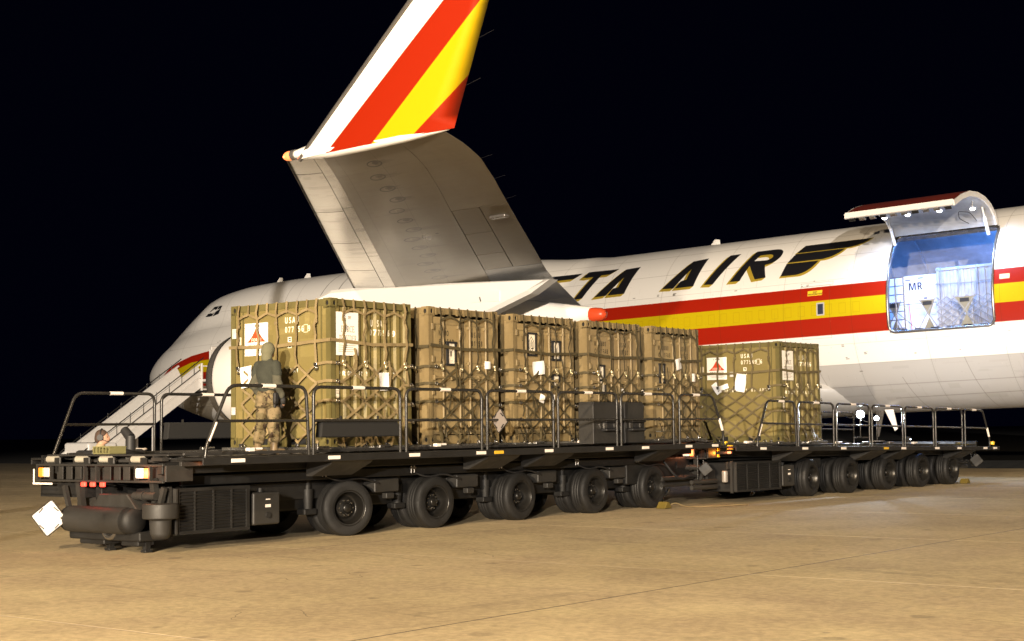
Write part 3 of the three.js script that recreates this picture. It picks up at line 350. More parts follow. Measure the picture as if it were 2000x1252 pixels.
{
  const skin = new THREE.MeshPhysicalMaterial({ map: wingTex, roughness: 0.5, metalness: 0, roughnessMap: grimeRough, clearcoat: 0.12, clearcoatRoughness: 0.3 });
  const slatTex = canvasTex(1024, 256, (g, w, h) => { const r = rnd(44); g.fillStyle = srgb(0.60, 0.57, 0.52); g.fillRect(0, 0, w, h); for (let k = 0; k < 260; k++) { g.fillStyle = `rgba(${r() < 0.7 ? '40,33,22' : '235,225,205'},${0.04 + 0.12 * r()})`; g.fillRect(r() * w, r() * h, 2 + 14 * r(), 8 + 70 * r()); } }), slatM = mat(lin(0.9, 0.9, 0.9), 0.24, 0.8, { map: slatTex }), flapM = new THREE.MeshPhysicalMaterial({ map: wingTex, roughness: 0.4, metalness: 0.2 }), blueGrey = grimy(lin(0.36, 0.38, 0.42), 0.45);
  const wing = mesh(plane, 'port_wing', wingPiece(2.5, 31.3, 0.2365, 0.718, 60), skin, true); tag(wing, 'grey underside of the raised port wing');
  for (const [a, b] of [[20.6, 23.1], [23.13, 25.6], [25.63, 28.0], [28.03, 30.4], [30.43, 31.3]]) mesh(wing, 'leading_edge_slat', wingPiece(a, b, 0, 0.1715, 8), slatM, true);
  for (const [a, b] of [[2.5, 20.57], [20.6, 24.4], [24.42, 28.2], [28.22, 31.3]]) mesh(wing, 'front_skin_panel', wingPiece(a, b, 0.175, 0.235, 8), slatM, true);
  mesh(wing, 'leading_edge', wingPiece(2.5, 20.57, 0, 0.1735, 10), slatM, true);
  for (const [a, b] of [[22.0, 23.4], [23.43, 25.2], [25.23, 27.0]]) mesh(wing, 'aileron_panel', wingPiece(a, b, 0.7215, 0.859, 4), flapM, true);
  mesh(wing, 'aileron', wingPiece(22.0, 27.0, 0.8625, 1, 8), flapM, true);
  mesh(wing, 'trailing_edge_panel', wingPiece(27.03, 31.3, 0.7195, 1, 14), skin, true);
  for (const [a, b] of [[11.5, 15.2], [15.23, 18.4], [18.43, 21.97]]) mesh(wing, 'flap', wingPiece(a, b, 0.7195, 1, 5), blueGrey, true);
  mesh(wing, 'inboard_flap', wingPiece(3, 11.47, 0.7195, 1, 5), blueGrey, true);
  for (const z of [27.3, 28.6, 29.8]) { const p = wpt(z, 1, false); mesh(wing, 'static_wick', pipe([p, V(p.x + 0.3, p.y + 0.02, p.z + 0.05)], 0.0025, 0, 5), M.black); }
  mesh(wing, 'leading_edge_strip', pipe(Array.from({ length: 24 }, (_, k) => { const p = wpt(lerp(20.7, 31.15, k / 23), 0, false); p.x -= 0.004; return p; }), 0.03, 0, 8), M.chassisGrey);
  const slit = wpt(26.3, 0.93, false); mesh(wing, 'hinge_fitting', rb(0.42, 0.07, 0.16, slit.x, slit.y - 0.03, slit.z, 0.03), M.lipMetal);
  // winglet
  const wx = y => ({ le: 43.27 + (y - 6.58) * 1.60, te: 46.76 + (y - 6.52) * 0.70, z: 31.42 + (y - 6.58) * 0.31 });
  const rings = []; for (let k = 0; k <= 12; k++) { const y = lerp(6.5, 9.05, k / 12), { le, te, z } = wx(y); const cut = k >= 10 ? (k - 9) * (k - 9) * 0.045 : 0; const l = le + cut, ch = te - l, r = []; for (let j = 0; j <= 10; j++) { const c = (j / 10) ** 2, t = 5 * 0.085 * (0.2969 * Math.sqrt(c) - 0.126 * c - 0.3516 * c * c + 0.2843 * c ** 3 - 0.1036 * c ** 4); r.push(V(l + c * ch, y, z + t * ch * 0.6)); } for (let j = 9; j >= 1; j--) { const c = (j / 10) ** 2, t = 5 * 0.085 * (0.2969 * Math.sqrt(c) - 0.126 * c - 0.3516 * c * c + 0.2843 * c ** 3 - 0.1036 * c ** 4); r.push(V(l + c * ch, y, z - t * ch * 0.6)); } rings.push(r); }
  const wlTex = canvasTex(1024, 512, (g, w, h) => { const X = x => (x - 42.8) / 6.2 * w, Y = y => h - (y - 6.4) / 3.0 * h; const poly = (p, c) => { g.fillStyle = c; g.beginPath(); p.forEach((q, i) => i ? g.lineTo(X(q[0]), Y(q[1])) : g.moveTo(X(q[0]), Y(q[1]))); g.closePath(); g.fill(); };
    const ln = (a, b) => y => a[0] + (y - a[1]) * (b[0] - a[0]) / (b[1] - a[1]), e1 = ln([44.33, 6.76], [47.08, 8.39]), e2 = ln([45.23, 6.66], [47.76, 8.25]), e3 = ln([46.03, 6.59], [47.52, 7.38]);
    const RED = srgb(0.28, 0.013, 0.001), YEL = srgb(0.50, 0.345, 0.002); g.fillStyle = srgb(0.8, 0.79, 0.77); g.fillRect(0, 0, w, h); poly([[e1(6), 6], [e1(10), 10], [60, 10], [60, 6]], RED); poly([[e2(6), 6], [e2(10), 10], [60, 10], [60, 6]], YEL); poly([[e3(6), 6], [e3(10), 10], [60, 10], [60, 6]], RED);
    const r = rnd(5); for (let k = 0; k < 70; k++) { g.strokeStyle = `rgba(90,75,50,${0.04 + 0.08 * r()})`; g.lineWidth = 0.8 + r(); g.beginPath(); const x = r() * w, y = r() * h; g.moveTo(x, y); g.lineTo(x + 20 * r(), y - 4 * r()); g.stroke(); } });
  const wl = mesh(plane, 'winglet', loft(rings, true, true, (x, y) => [(x - 42.8) / 6.2, (y - 6.4) / 3.0]), new THREE.MeshPhysicalMaterial({ map: wlTex, roughness: 0.36, clearcoat: 0.4, clearcoatRoughness: 0.2 }), true); tag(wl, 'white winglet with diagonal red and yellow stripes');
  mesh(wl, 'leading_edge_strip', pipe(Array.from({ length: 9 }, (_, k) => { const y = lerp(6.50, 8.6, k / 8), q = wx(y); return V(q.le + 0.015, y, q.z); }), 0.05, 0, 8), M.lipMetal);
  for (const y of [7.1, 7.75, 8.3]) { const q = wx(y); mesh(wl, 'static_wick', pipe([V(q.te, y, q.z), V(q.te + 0.32, y + 0.06, q.z + 0.02)], 0.0025, 0, 5), M.black); }
  const fr = []; for (const [x, y, ry, rz] of [[42.95, 6.62, 0.05, 0.05], [43.1, 6.62, 0.085, 0.09], [43.4, 6.61, 0.13, 0.13], [43.95, 6.60, 0.165, 0.15], [44.7, 6.58, 0.15, 0.14], [45.6, 6.54, 0.10, 0.11], [46.2, 6.52, 0.05, 0.07], [46.6, 6.51, 0.015, 0.02]]) fr.push(circ(1, 18).map(([a, b]) => V(x, y + ry * a, 31.36 + rz * b)));
  const fairing = mesh(wl, 'root_fairing', loft(fr), M.whiteGloss);
  mesh(plane, 'navigation_light', new THREE.SphereGeometry(0.085, 16, 12).scale(1.7, 1, 1).translate(42.86, 6.62, 31.36), glow(1, 0.20, 0.045, 1.7, [0.7, 0.2, 0.1])).userData.label = 'lit red navigation light at the wing tip';
  mesh(fairing, 'light_socket', cyl(0.095, 0.095, 0.10, 'x', 42.99, 6.62, 31.36, 18), M.lipMetal);
  lamp(plane, [1, 0.25, 0.1], 0.6, 42.6, 6.62, 31.42, 3);
  // wing-body fairing under the belly
  const wb = []; for (const [x, yb, hw] of [[15, 2.6, 0.6], [17, 2.15, 2.2], [20, 1.95, 3.3], [26, 1.9, 3.6], [33, 1.95, 3.6], [37, 2.05, 3.35], [39, 2.1, 2.6], [40.2, 2.2, 1.2]]) { const r = []; for (let k = 0; k < 24; k++) { const a = k / 24 * 2 * PI; r.push(V(x, 3.0 + (3.0 - yb) * 1.0 * Math.cos(a) * (Math.cos(a) > 0 ? 0.6 : 1), hw * Math.sin(a))); } wb.push(r); }
  mesh(plane, 'belly_fairing', loft(wb), mat(lin(0.52, 0.51, 0.49), 0.4));
  // engines
  function engine(z, x0, yc, name) {
    const e = mesh(plane, name, lathe([[1.30, 0.34], [1.37, 0.5], [1.42, 1.2], [1.42, 2.2], [1.36, 3.2], [1.22, 4.0], [1.10, 4.3], [1.06, 4.3]], 'x', x0, yc, z, 56), M.whiteGloss);
    mesh(e, 'inlet_lip', lathe([[1.02, 0.35], [1.05, 0.12], [1.12, 0.0], [1.20, -0.02], [1.25, 0.03], [1.30, 0.14], [1.335, 0.26], [1.355, 0.40]], 'x', x0, yc, z, 56), M.lipMetal);
    mesh(e, 'inlet_duct', lathe([[1.02, 0.33], [1.05, 0.8], [1.08, 1.4]], 'x', x0, yc, z, 48), M.lipMetal);
    mesh(e, 'spinner', lathe([[0.0, 0.75], [0.12, 0.85], [0.3, 1.15], [0.36, 1.4]], 'x', x0, yc, z, 24), M.black);
    for (let k = 0; k < 24; k++) { const a = k / 24 * 2 * PI; mesh(e, 'fan_blade', box(0.02, 0.74, 0.22, 0, 0.70, 0).rotateY(0.6).rotateX(a).translate(x0 + 1.35, yc, z), M.lipMetal); }
    mesh(e, 'core_cowl', lathe([[0.98, 4.2], [0.85, 4.9], [0.62, 5.6], [0.56, 5.9], [0.3, 6.0], [0.12, 6.7], [0.0, 6.8]], 'x', x0, yc, z, 40), M.lipMetal);
    return e;
  }
  tag(engine(21, 29.85, 3.47, 'outboard_engine'), 'white engine nacelle with grey inlet lip'); engine(11.7, 21.2, 2.85, 'inboard_engine');
  const pyl = (z, pts, name) => { const g = extr(pts, 0.34, 0.09); g.translate(0, 0, z - 0.17); return mesh(plane, name, g, M.whiteGloss); };
  const py = pyl(21, [[31.0, 4.85], [32.0, 5.15], [33.8, 5.62], [35.2, 5.6], [41.0, 5.30], [40.5, 5.1], [39.11, 4.68], [37.6, 4.25], [35.5, 4.0], [33.6, 4.3], [32, 4.6]], 'engine_pylon');
  mesh(py, 'access_door', box(0.9, 0.26, 0.02, 39.2, 5.05, 21.27, 0, 0, -0.04), M.whiteGloss); mesh(py, 'handle', box(0.03, 0.12, 0.02, 39.05, 5.0, 21.285, 0, 0, 0.25), M.lipMetal);
  pyl(11.7, [[22.4, 4.1], [27, 4.6], [30, 4.3], [29, 3.6], [25, 3.5]], 'engine_pylon');
  // flap track canoes with red tips
  function canoe(z, x0, x1, y0, y1, r) { const R = []; for (let k = 0; k <= 14; k++) { const t = k / 14, x = lerp(x0, x1, t), rr = r * Math.pow(Math.sin(Math.min(1, 0.12 + t * 1.6) * PI / 2), 0.8) * (t > 0.45 ? lerp(1, 0.40, (t - 0.45) / 0.55) : 1); R.push(circ(1, 20).map(([a, b]) => V(x, lerp(y0, y1, t) + rr * 1.15 * a, z + rr * b))); } const c = mesh(plane, 'flap_track_fairing', loft(R), M.whiteGloss); mesh(c, 'red_tip', lathe([[r * 0.402, 0], [r * 0.40, 0.12], [r * 0.34, 0.30], [r * 0.22, 0.40], [0, 0.43]], 'x', x1 + 0.003, y1, z, 24).scale(1, 1, 1), M.redPaint); return c; }
  canoe(19.2, 35.2, 40.96, 5.0, 4.56, 0.46); canoe(14.6, 32.5, 38.4, 4.4, 4.0, 0.46);
  // tail and undercarriage
  const fin = (pts, t, name, tr) => { const g = extr(pts, t, 0.1); g.translate(0, 0, -t / 2); if (tr) tr(g); mesh(plane, name, g, M.whiteGloss); };
  fin([[55, 8.7], [65.5, 17.5], [69.5, 17.5], [68.0, 8.3]], 0.5, 'tail_fin'); fin([[59, 0], [66.5, 10.8], [69.3, 10.8], [67, 0]], 0.4, 'tailplane', g => g.rotateX(PI / 2).translate(0, 7.2, 0)); fin([[59, 0], [66.5, -10.8], [69.3, -10.8], [67, 0]], 0.4, 'tailplane', g => g.rotateX(PI / 2).translate(0, 7.2, 0));
  const gear = (x, z, n) => { const yg = AP * (40 - x); const s = mesh(plane, 'landing_gear', [cyl(0.16, 0.14, 2.6 - yg, 'y', x, 1.9 + yg / 2, z, 14), ...(n > 2 ? [rb(1.8, 0.22, 0.3, x, 0.66 + yg, z, 0.05)] : [])], M.lipMetal); for (const dx of n > 2 ? [-0.74, 0.74] : [0]) for (const dz of [-0.56, 0.56]) mesh(s, 'wheel', lathe([[0.2, -0.2], [0.5, -0.21], [0.60, -0.17], [0.622, -0.08], [0.622, 0.08], [0.60, 0.17], [0.5, 0.21], [0.2, 0.2]], 'z', x + dx, 0.625 + yg, z + dz, 24), M.tyre); };
  gear(8.1, 0, 2); gear(33.6, 5.5, 4); gear(33.6, -5.5, 4); gear(36.6, 1.9, 4); gear(36.6, -1.9, 4);
  const flapd = (pts, z, name) => mesh(plane, name, extr(pts, 0.04, 0.01).translate(0, 0, z), M.whiteGloss);
  tag(flapd([[40.70, 2.25], [41.0, 2.25], [41.12, 1.58], [41.03, 1.52]], 1.0, 'drain_mast'), 'white slanted drain mast below the belly'); mesh(plane, 'drain_mast', extr([[40.2, 2.25], [40.5, 2.25], [40.25, 1.35], [40.18, 1.3]], 0.05, 0.01).translate(0, 0, 0.6), M.lipMetal);
}
console.log('aircraft done');

// ---------------------------------------------------------------- loaders: local x along the deck (away), y up, z towards the camera side
const LD = [{ p: [-2.983, -24.128], yaw: 0.6619 }, { p: [6.488, -35.766], yaw: 0.707 }];
const ldPos = (k, u, w, v) => { const { p, yaw } = LD[k], s = Math.sin(yaw), c = Math.cos(yaw); return [p[0] + u * s - v * c, w, p[1] - (u * c + v * s)]; };
const ldRY = k => PI / 2 - LD[k].yaw;

// tyre and rim shared by all loader wheels (axis z, outer face towards +z)
const tyreG = muv(lathe([[0.27, -0.125], [0.36, -0.14], [0.43, -0.13], [0.455, -0.105], [0.462, -0.09], [0.462, -0.066], [0.450, -0.062], [0.450, -0.050], [0.463, -0.046], [0.463, -0.022], [0.450, -0.018], [0.450, -0.006], [0.464, -0.002], [0.464, 0.022], [0.450, 0.026], [0.450, 0.038], [0.463, 0.042], [0.462, 0.08], [0.455, 0.105], [0.43, 0.13], [0.36, 0.14], [0.27, 0.125]], 'z', 0, 0, 0, 56).scale(1, 1, 1.36));
const rimG = M3([lathe([[0.0, -0.02], [0.15, -0.02], [0.16, -0.05], [0.20, -0.09], [0.245, -0.07], [0.26, 0.05], [0.285, 0.128], [0.30, 0.136]], 'z', 0, 0, 0, 40), lathe([[0.0, 0.085], [0.06, 0.08], [0.085, 0.05], [0.09, -0.03]], 'z', 0, 0, 0, 20)]);
const boltG = M3(cyl(0.013, 0.013, 0.03, 'z', 0, 0, 0, 6));
const RAILR = 0.027;

function loader(k, o) {
  const t = thing('cargo_loader', o.label, 'cargo loader', 'cargo loaders parked end to end', ldPos(k, 0, 0, 0), ldRY(k));
  const up = m => { m.rotation.z = o.tilt; return m; };
  const D = o.deck; // deck top height
  // chassis
  for (const v of [0.62, 1.82]) mesh(t, 'chassis_beam', rb(13.6, 0.30, 0.16, 3.6, 0.78, -v, 0.02), M.chassis);
  for (let i = 0; i < 7; i++) mesh(t, 'cross_member', box(0.14, 0.2, 1.3, -2.4 + i * 2.15, 0.76, -1.22), M.chassis);
  for (const v of [0.25, 2.2]) mesh(t, 'side_rail', rb(13.2, 0.16, 0.07, 3.7, 1.03, -v, 0.02), M.chassis);
  up(mesh(t, 'deck_frame', [rb(14.7, 0.17, 0.12, 3.85, D - 0.20, 0.02, 0.02), rb(14.7, 0.17, 0.12, 3.85, D - 0.20, -2.46, 0.02), ...Array.from({ length: 13 }, (_, i) => box(0.1, 0.13, 2.36, -3.2 + i * 1.175, D - 0.2, -1.22))], M.chassis));
  const deckSpan = [-3.35, 11.15];
  up(mesh(t, 'deck_plate', o.cab ? [box(deckSpan[1] + 1.45, 0.04, 2.5, (deckSpan[1] - 1.45) / 2, D - 0.09, -1.22), box(1.9, 0.04, 1.9, -2.4, D - 0.09, -0.92)] : [box(14.5, 0.04, 2.5, 3.9, D - 0.09, -1.22)], M.deckSteel));
  for (const v of [0.25, 0.9, 1.55, 2.2]) up(mesh(t, 'roller_track', [box(14.4 - (o.cab && v > 1.8 ? 2 : 0), 0.03, 0.26, 3.9 + (o.cab && v > 1.8 ? 1 : 0), D - 0.055, -v), ...Array.from({ length: 48 }, (_, i) => cyl(0.028, 0.028, 0.2, 'z', (o.cab && v > 1.8 ? -1.2 : -3.2) + i * (o.cab && v > 1.8 ? 0.255 : 0.3), D - 0.032, -v, 8))], M.steel));
  mesh(t, 'underbody', [rb(11.6, 0.5, 1.2, 4.9, 0.70, -1.22, 0.04), rb(2.6, 0.55, 1.9, o.rear - 1.2, 0.80, -1.22, 0.04)], M.chassis);
  mesh(t, 'hose_loop', pipe([V(o.rear - 1.3, 1.0, -0.1), V(o.rear - 0.9, 0.55, 0.05), V(o.rear - 0.3, 0.7, 0.02), V(o.rear + 0.3, 0.5, 0.0), V(o.rear + 0.8, 0.75, -0.1)], 0.03, 0.3, 8), M.black);
  // side guide rails with bright latches
  for (const v of [-0.17, 2.62]) { const g = up(mesh(t, 'pallet_guide', rb(14.2, 0.05, 0.05, 3.9, D + 0.005, -v, 0.012), M.deckSteel)); for (let i = 0; i < 9; i++) mesh(g, 'pallet_lock', [rb(0.13, 0.06, 0.09, -1.9 + i * 1.45, D + 0.05, -v, 0.015), cyl(0.02, 0.02, 0.16, 'x', -1.75 + i * 1.45, D + 0.06, -v, 8)], i % 3 ? M.steel : M.reflector); }
  // walkways
  for (const [v0, v1, near] of [[-0.78, -0.20, 1], [2.66, 3.36, 0]]) {
    const w = up(mesh(t, 'walkway', [rb(14.6, 0.035, v1 - v0, 3.95, D - 0.065, -(v0 + v1) / 2, 0.01), rb(14.6, 0.11, 0.03, 3.95, D - 0.10, -(near ? v0 : v1) , 0.01)], M.chassis));
    for (const i of [1, 3, 4, 6]) { const u = -2.4 + i * 1.95 + (i % 2) * 0.25; mesh(w, 'bracket', extr([[0, 0], [0.62, 0], [0.55, -0.06], [0.12, -0.26], [0, -0.26]], 0.9, 0.008).rotateY(near ? -PI / 2 : PI / 2).translate(u + (near ? 0.45 : -0.45), D - 0.13, near ? 0.10 : -2.62), i % 2 ? M.chassisGrey : M.chassis); }
    for (const [u, yl] of near ? o.tape : []) mesh(w, 'reflective_strip', box(0.26, 0.055, 0.006, u, D - 0.095, -v0 + 0.021), yl ? M.yellowMark : M.reflector);
  }
  // guard rails
  const rail = (pts, v, midY, m0, m1) => { const r = up(mesh(t, 'guard_rail', pipe(pts.map(p => V(p[0], p[1], -v)), RAILR, 0.16, 10), M.rail)); mesh(r, 'mid_bar', pipe([V(m0, midY, -v), V(m1, midY, -v)], 0.022, 0, 8), M.rail); const tops = pts.filter(p => p[1] > D + 0.8), uc = (tops[0][0] + tops[tops.length - 1][0]) / 2, yt = tops[0][1]; mesh(r, 'reflective_tape', cyl(RAILR + 0.004, RAILR + 0.004, 0.26, 'x', uc, yt, -v, 12), M.reflector); return r; };
  const T = D + 1.0, F = D - 0.1, VR = -0.76, mid = D + 0.48;
  const n = o.rails;
  { const [a, b] = n.first; const r = rail([[a, F], [a + 0.03, D + 0.14], [a + 0.45, T], [b, T], [b + 0.07, F]], VR, mid, a + 0.24, b + 0.05); mesh(r, 'reflective_sleeve', pipe([V(a + 0.065, D + 0.19, 0.76), V(a + 0.20, D + 0.46, 0.76)], RAILR + 0.004, 0, 10), M.reflector); }
  for (let i = 0; i < n.count; i++) { const a = n.start + i * n.pitch, b = a + n.pitch - 0.15; rail([[a, F], [a, T], [b, T], [b, F]], VR, mid, a, b); }
  { const [a, b] = n.last; const r = rail([[a, F], [a, T], [b - 0.45, T], [b, D + 0.2], [b, F]], VR, mid, a, b - 0.2); mesh(r, 'reflective_sleeve', pipe([V(b - 0.17, D + 0.5, 0.76), V(b - 0.03, D + 0.24, 0.76)], RAILR + 0.004, 0, 10), M.reflector); }
  for (let i = 0; i < 6; i++) { const a = -3.0 + i * 2.2, b = a + 2.05; rail(i ? [[a, F], [a, T], [b, T], [b, F]] : [[a, F], [a + 0.45, T], [b, T], [b, F]], 3.32, mid, a + (i ? 0 : 0.22), b); }
  // wheels: five twin wheels a side
  for (const near of [1, 0]) o.wheels.forEach((u, i) => {
    const w = new THREE.Mesh(rimG, M.rim); w.name = 'wheel'; w.castShadow = w.receiveShadow = true; t.add(w); w.position.set(u, 0.462, near ? -(o.wv + 0.14) : -2.3); w.rotation.order = 'YXZ'; w.rotation.y = (near ? 0 : PI) + (i === 0 ? o.steer : i === 1 ? o.steer * 0.25 : 0); w.rotation.z = 0.7 * i;
    for (const dz of [-0.05, -0.47]) { const ty = new THREE.Mesh(tyreG, M.tyre); ty.name = 'tyre'; ty.position.z = dz; ty.castShadow = ty.receiveShadow = true; w.add(ty); }
    if (near) for (let q = 0; q < 10; q++) { const a = q / 10 * 2 * PI, bo = new THREE.Mesh(boltG, M.steel); bo.name = 'wheel_bolt'; bo.position.set(0.125 * Math.cos(a), 0.125 * Math.sin(a), 0); w.add(bo); }
  });
  o.wheels.forEach(u => { mesh(t, 'axle', [cyl(0.10, 0.10, 2.0, 'z', u, 0.46, -1.22, 14), rb(0.34, 0.36, 0.5, u, 0.58, -1.22, 0.06)], M.chassis);
    const s = mesh(t, 'suspension_strut', [cyl(0.075, 0.095, 0.34, 'y', u - 0.58, 0.62, -0.55, 14), cyl(0.055, 0.055, 0.3, 'y', u - 0.58, 0.88, -0.55, 12), rb(0.28, 0.1, 0.2, u - 0.58, 0.42, -0.57, 0.02)], M.chassis); mesh(s, 'hydraulic_fitting', [cyl(0.02, 0.02, 0.12, 'y', u - 0.62, 1.06, -0.17, 8), cyl(0.02, 0.02, 0.12, 'y', u - 0.54, 1.06, -0.17, 8), box(0.14, 0.03, 0.04, u - 0.58, 1.08, -0.17)], M.steel);
    mesh(t, 'valve_box', [rb(0.62, 0.24, 0.3, u + 1.05, 0.80, -0.42, 0.03), rb(0.2, 0.1, 0.12, u + 1.1, 0.62, -0.3, 0.02)], M.chassisGrey);
    mesh(t, 'hydraulic_hose', pipe([V(u - 0.5, 1.0, -0.2), V(u - 0.2, 0.90, -0.16), V(u + 0.3, 0.96, -0.2), V(u + 0.8, 0.84, -0.24)], 0.02, 0.2, 6), M.black);
  });
  // engine enclosure with louvres, tank
  const [e0, e1] = o.engine, ez = o.wv, ew = e1 - e0, ec = (e0 + e1) / 2;
  const en = mesh(t, 'engine_enclosure', [rb(ew, 0.66, 0.9, ec, 0.59, -(ez - 0.12) - 0.45, 0.02)], M.chassis);
  mesh(en, 'enclosure_frame', [box(ew, 0.05, 0.035, ec, 0.905, -ez + 0.14), box(ew, 0.05, 0.035, ec, 0.28, -ez + 0.14), box(0.06, 0.58, 0.035, e0 + 0.03, 0.59, -ez + 0.14), box(0.06, 0.58, 0.035, e1 - 0.03, 0.59, -ez + 0.14), ...[0.25, 0.5, 0.75].map(q => box(0.025, 0.58, 0.03, e0 + ew * q, 0.59, -ez + 0.14))], M.chassis);
  for (let i = 0; i < 11; i++) mesh(en, 'louvre', box(ew - 0.14, 0.012, 0.035, ec, 0.34 + i * 0.05, -ez + 0.135, 0.6), M.chassis);
  const tk = mesh(t, 'tank', rb(0.55, 0.5, 0.5, e1 + 0.36, 0.56, -ez - 0.10, 0.03), M.chassisGrey); mesh(tk, 'sticker', [box(0.11, 0.045, 0.004, e1 + 0.38, 0.60, -ez + 0.153), box(0.09, 0.015, 0.004, e1 + 0.38, 0.70, -ez + 0.153)], M.reflector); mesh(tk, 'cap', [cyl(0.05, 0.05, 0.06, 'y', e1 + 0.4, 0.84, -ez - 0.05, 12), cyl(0.05, 0.05, 0.05, 'z', e1 + 0.38, 0.46, -ez + 0.15, 12)], M.chassis);
  // front end: light beam, pockets, rollers, bumper drum
  const U = o.front;
  const bm = mesh(t, 'light_beam', [rb(0.05, 0.035, 3.1, U, 1.275, -1.43, 0.01), rb(0.05, 0.035, 3.1, U, 1.035, -1.43, 0.01), box(0.02, 0.22, 3.1, U + 0.16, 1.155, -1.43), ...[0.19, 0.52, 1.45, 1.75, 2.60, 2.95].map(v => box(0.05, 0.22, 0.035, U, 1.155, -v)), rb(0.5, 0.24, 0.04, U + 0.26, 1.155, 0.13, 0.01)], M.chassisGrey);
  for (const v of [0.75, 0.97, 1.2, 1.92, 2.15, 2.38]) mesh(bm, 'pocket_plate', rb(0.02, 0.2, 0.15, U + 0.01, 1.155, -v, 0.005), M.chassisGrey);
  const lampHead = (v, amberIn, on) => { const h = mesh(bm, 'headlamp', rb(0.05, 0.15, 0.17, U - 0.005, 1.16, -v, 0.02), on ? glow(1, 0.72, 0.55, 0.9) : mat(lin(0.6, 0.55, 0.5), 0.25)); const am = mesh(bm, 'indicator_lamp', rb(0.055, 0.15, 0.12, U - 0.005, 1.16, -v + amberIn, 0.02), on ? glow(1, 0.22, 0.06, 2.6, [0.7, 0.2, 0.05]) : glow(1, 0.36, 0.05, 0.25, [0.8, 0.25, 0.03])); return h; };
  lampHead(2.70, -0.15, 0); const hl = lampHead(0.42, 0.155, 1);
  lamp(t, [1, 0.35, 0.15], 0.35, U - 0.12, 1.16, -0.32, 2);
  for (const v of [1.31, 1.55, 1.775]) { mesh(bm, 'tail_lamp', rb(0.04, 0.07, 0.11, U, 0.985, -v, 0.015), glow(1, 0.05, 0.03, 3, [0.6, 0.05, 0.03])); lamp(t, [1, 0.05, 0.03], 0.05, U - 0.07, 0.985, -v, 2); }
  for (const v of [0.55, 1.31, 1.91, 2.65]) mesh(t, 'end_roller', [cyl(0.052, 0.052, 0.23, 'z', U + 0.06, 1.36, -v, 16), ], M.roller);
  for (const v of [0.55, 1.31, 1.91, 2.65]) mesh(t, 'roller_bracket', [box(0.12, 0.1, 0.015, U + 0.06, 1.335, -v - 0.13), box(0.12, 0.1, 0.015, U + 0.06, 1.335, -v + 0.13), box(0.1, 0.02, 0.28, U + 0.06, 1.292, -v), ...(v > 0.6 ? [cyl(0.022, 0.022, 0.09, 'y', U + 0.03, 1.345, -v + 0.23, 8)] : [])], M.chassisGrey);
  mesh(t, 'front_apron_plate', [rb(0.30, 0.03, 2.95, U + 0.24, 1.42, -1.38, 0.01), box(0.03, 0.08, 2.9, U + 0.38, 1.39, -1.38), box(0.12, 0.10, 0.03, U + 0.1, 1.36, -0.18), box(0.12, 0.05, 0.25, U + 0.06, 1.36, -0.05)], M.deckSteel);
  const cylr = o.cab && mesh(t, 'exhaust_drum', lathe([[0, -0.83], [0.165, -0.83], [0.19, -0.78], [0.19, 0.70], [0.17, 0.83], [0.0, 0.83]], 'z', U - 0.1, 0.47, -1.2, 28), M.chassis); if (cylr) mesh(cylr, 'perforated_guard', lathe([[0.194, -0.72], [0.200, -0.70], [0.200, 0.62], [0.194, 0.64]], 'z', U - 0.1, 0.47, -1.2, 28), M.chassisGrey);
  mesh(t, 'tow_cover', extr([[-0.52, 0], [0.52, 0], [0.34, 0.2], [-0.30, 0.2]], 0.34, 0.015).rotateY(PI / 2).translate(U - 0.08, 0.64, -0.92), M.chassisGrey);
  for (const v of [0.22, 2.0]) mesh(t, 'front_strut', [box(0.09, 0.62, 0.09, U + 0.12, 0.78, -v, 0, 0, 0.15), box(0.06, 0.5, 0.07, U + 0.05, 0.72, -v + (v > 1 ? -0.24 : 0.2), v > 1 ? -0.35 : 0.35), box(0.5, 0.12, 0.1, U + 0.3, 0.5, -v)], M.chassisGrey);
  mesh(t, 'front_cross_tube', [cyl(0.06, 0.06, 0.5, 'z', U, 0.83, -0.3, 14), cyl(0.075, 0.075, 0.03, 'z', U, 0.83, -0.32, 14), box(0.3, 0.3, 2.3, U + 0.45, 0.62, -1.2)], M.chassisGrey);
  mesh(t, 'tow_eye', new THREE.TorusGeometry(0.15, 0.035, 8, 20, PI).rotateX(PI).rotateY(PI / 2).translate(U - 0.1, 0.36, -1.0), M.steel);
  if (o.cab) for (const v of [1.27, 0.42]) mesh(t, 'jack_foot', [box(0.08, 0.2, 0.08, U + 0.12, 0.13, -v), rb(0.14, 0.04, 0.12, U + 0.12, 0.022, -v, 0.012)], M.chassis);
  if (o.cab) mesh(t, 'skid_plate', [rb(0.5, 0.14, 1.7, U + 0.15, 0.24, -1.15, 0.03), rb(0.3, 0.1, 0.6, U + 0.1, 0.15, -1.5, 0.02), rb(0.3, 0.12, 0.4, U + 0.1, 0.16, -0.6, 0.02)], M.chassis);
  if (!o.cab) { mesh(t, 'white_canister', lathe([[0, -0.13], [0.06, -0.13], [0.07, -0.11], [0.07, 0.11], [0.05, 0.13], [0, 0.13]], 'y', U + 0.42, 0.62, 0.32, 18), grimy(lin(0.42, 0.38, 0.34), 0.5)); mesh(t, 'draw_tube', [cyl(0.05, 0.05, 1.0, 'x', U - 0.1, 0.52, 0.1, 12)], M.chassisGrey); mesh(t, 'draw_tube', [cyl(0.05, 0.05, 1.0, 'x', U - 0.1, 0.40, 0.1, 12)], M.chassisGrey); }
  mesh(t, 'end_marker_board', [rb(0.02, 0.22, 0.02, U - 0.02, 1.10, -3.03, 0.004), rb(0.02, 0.03, 0.5, U - 0.02, 0.985, -2.8, 0.004)], M.reflector);
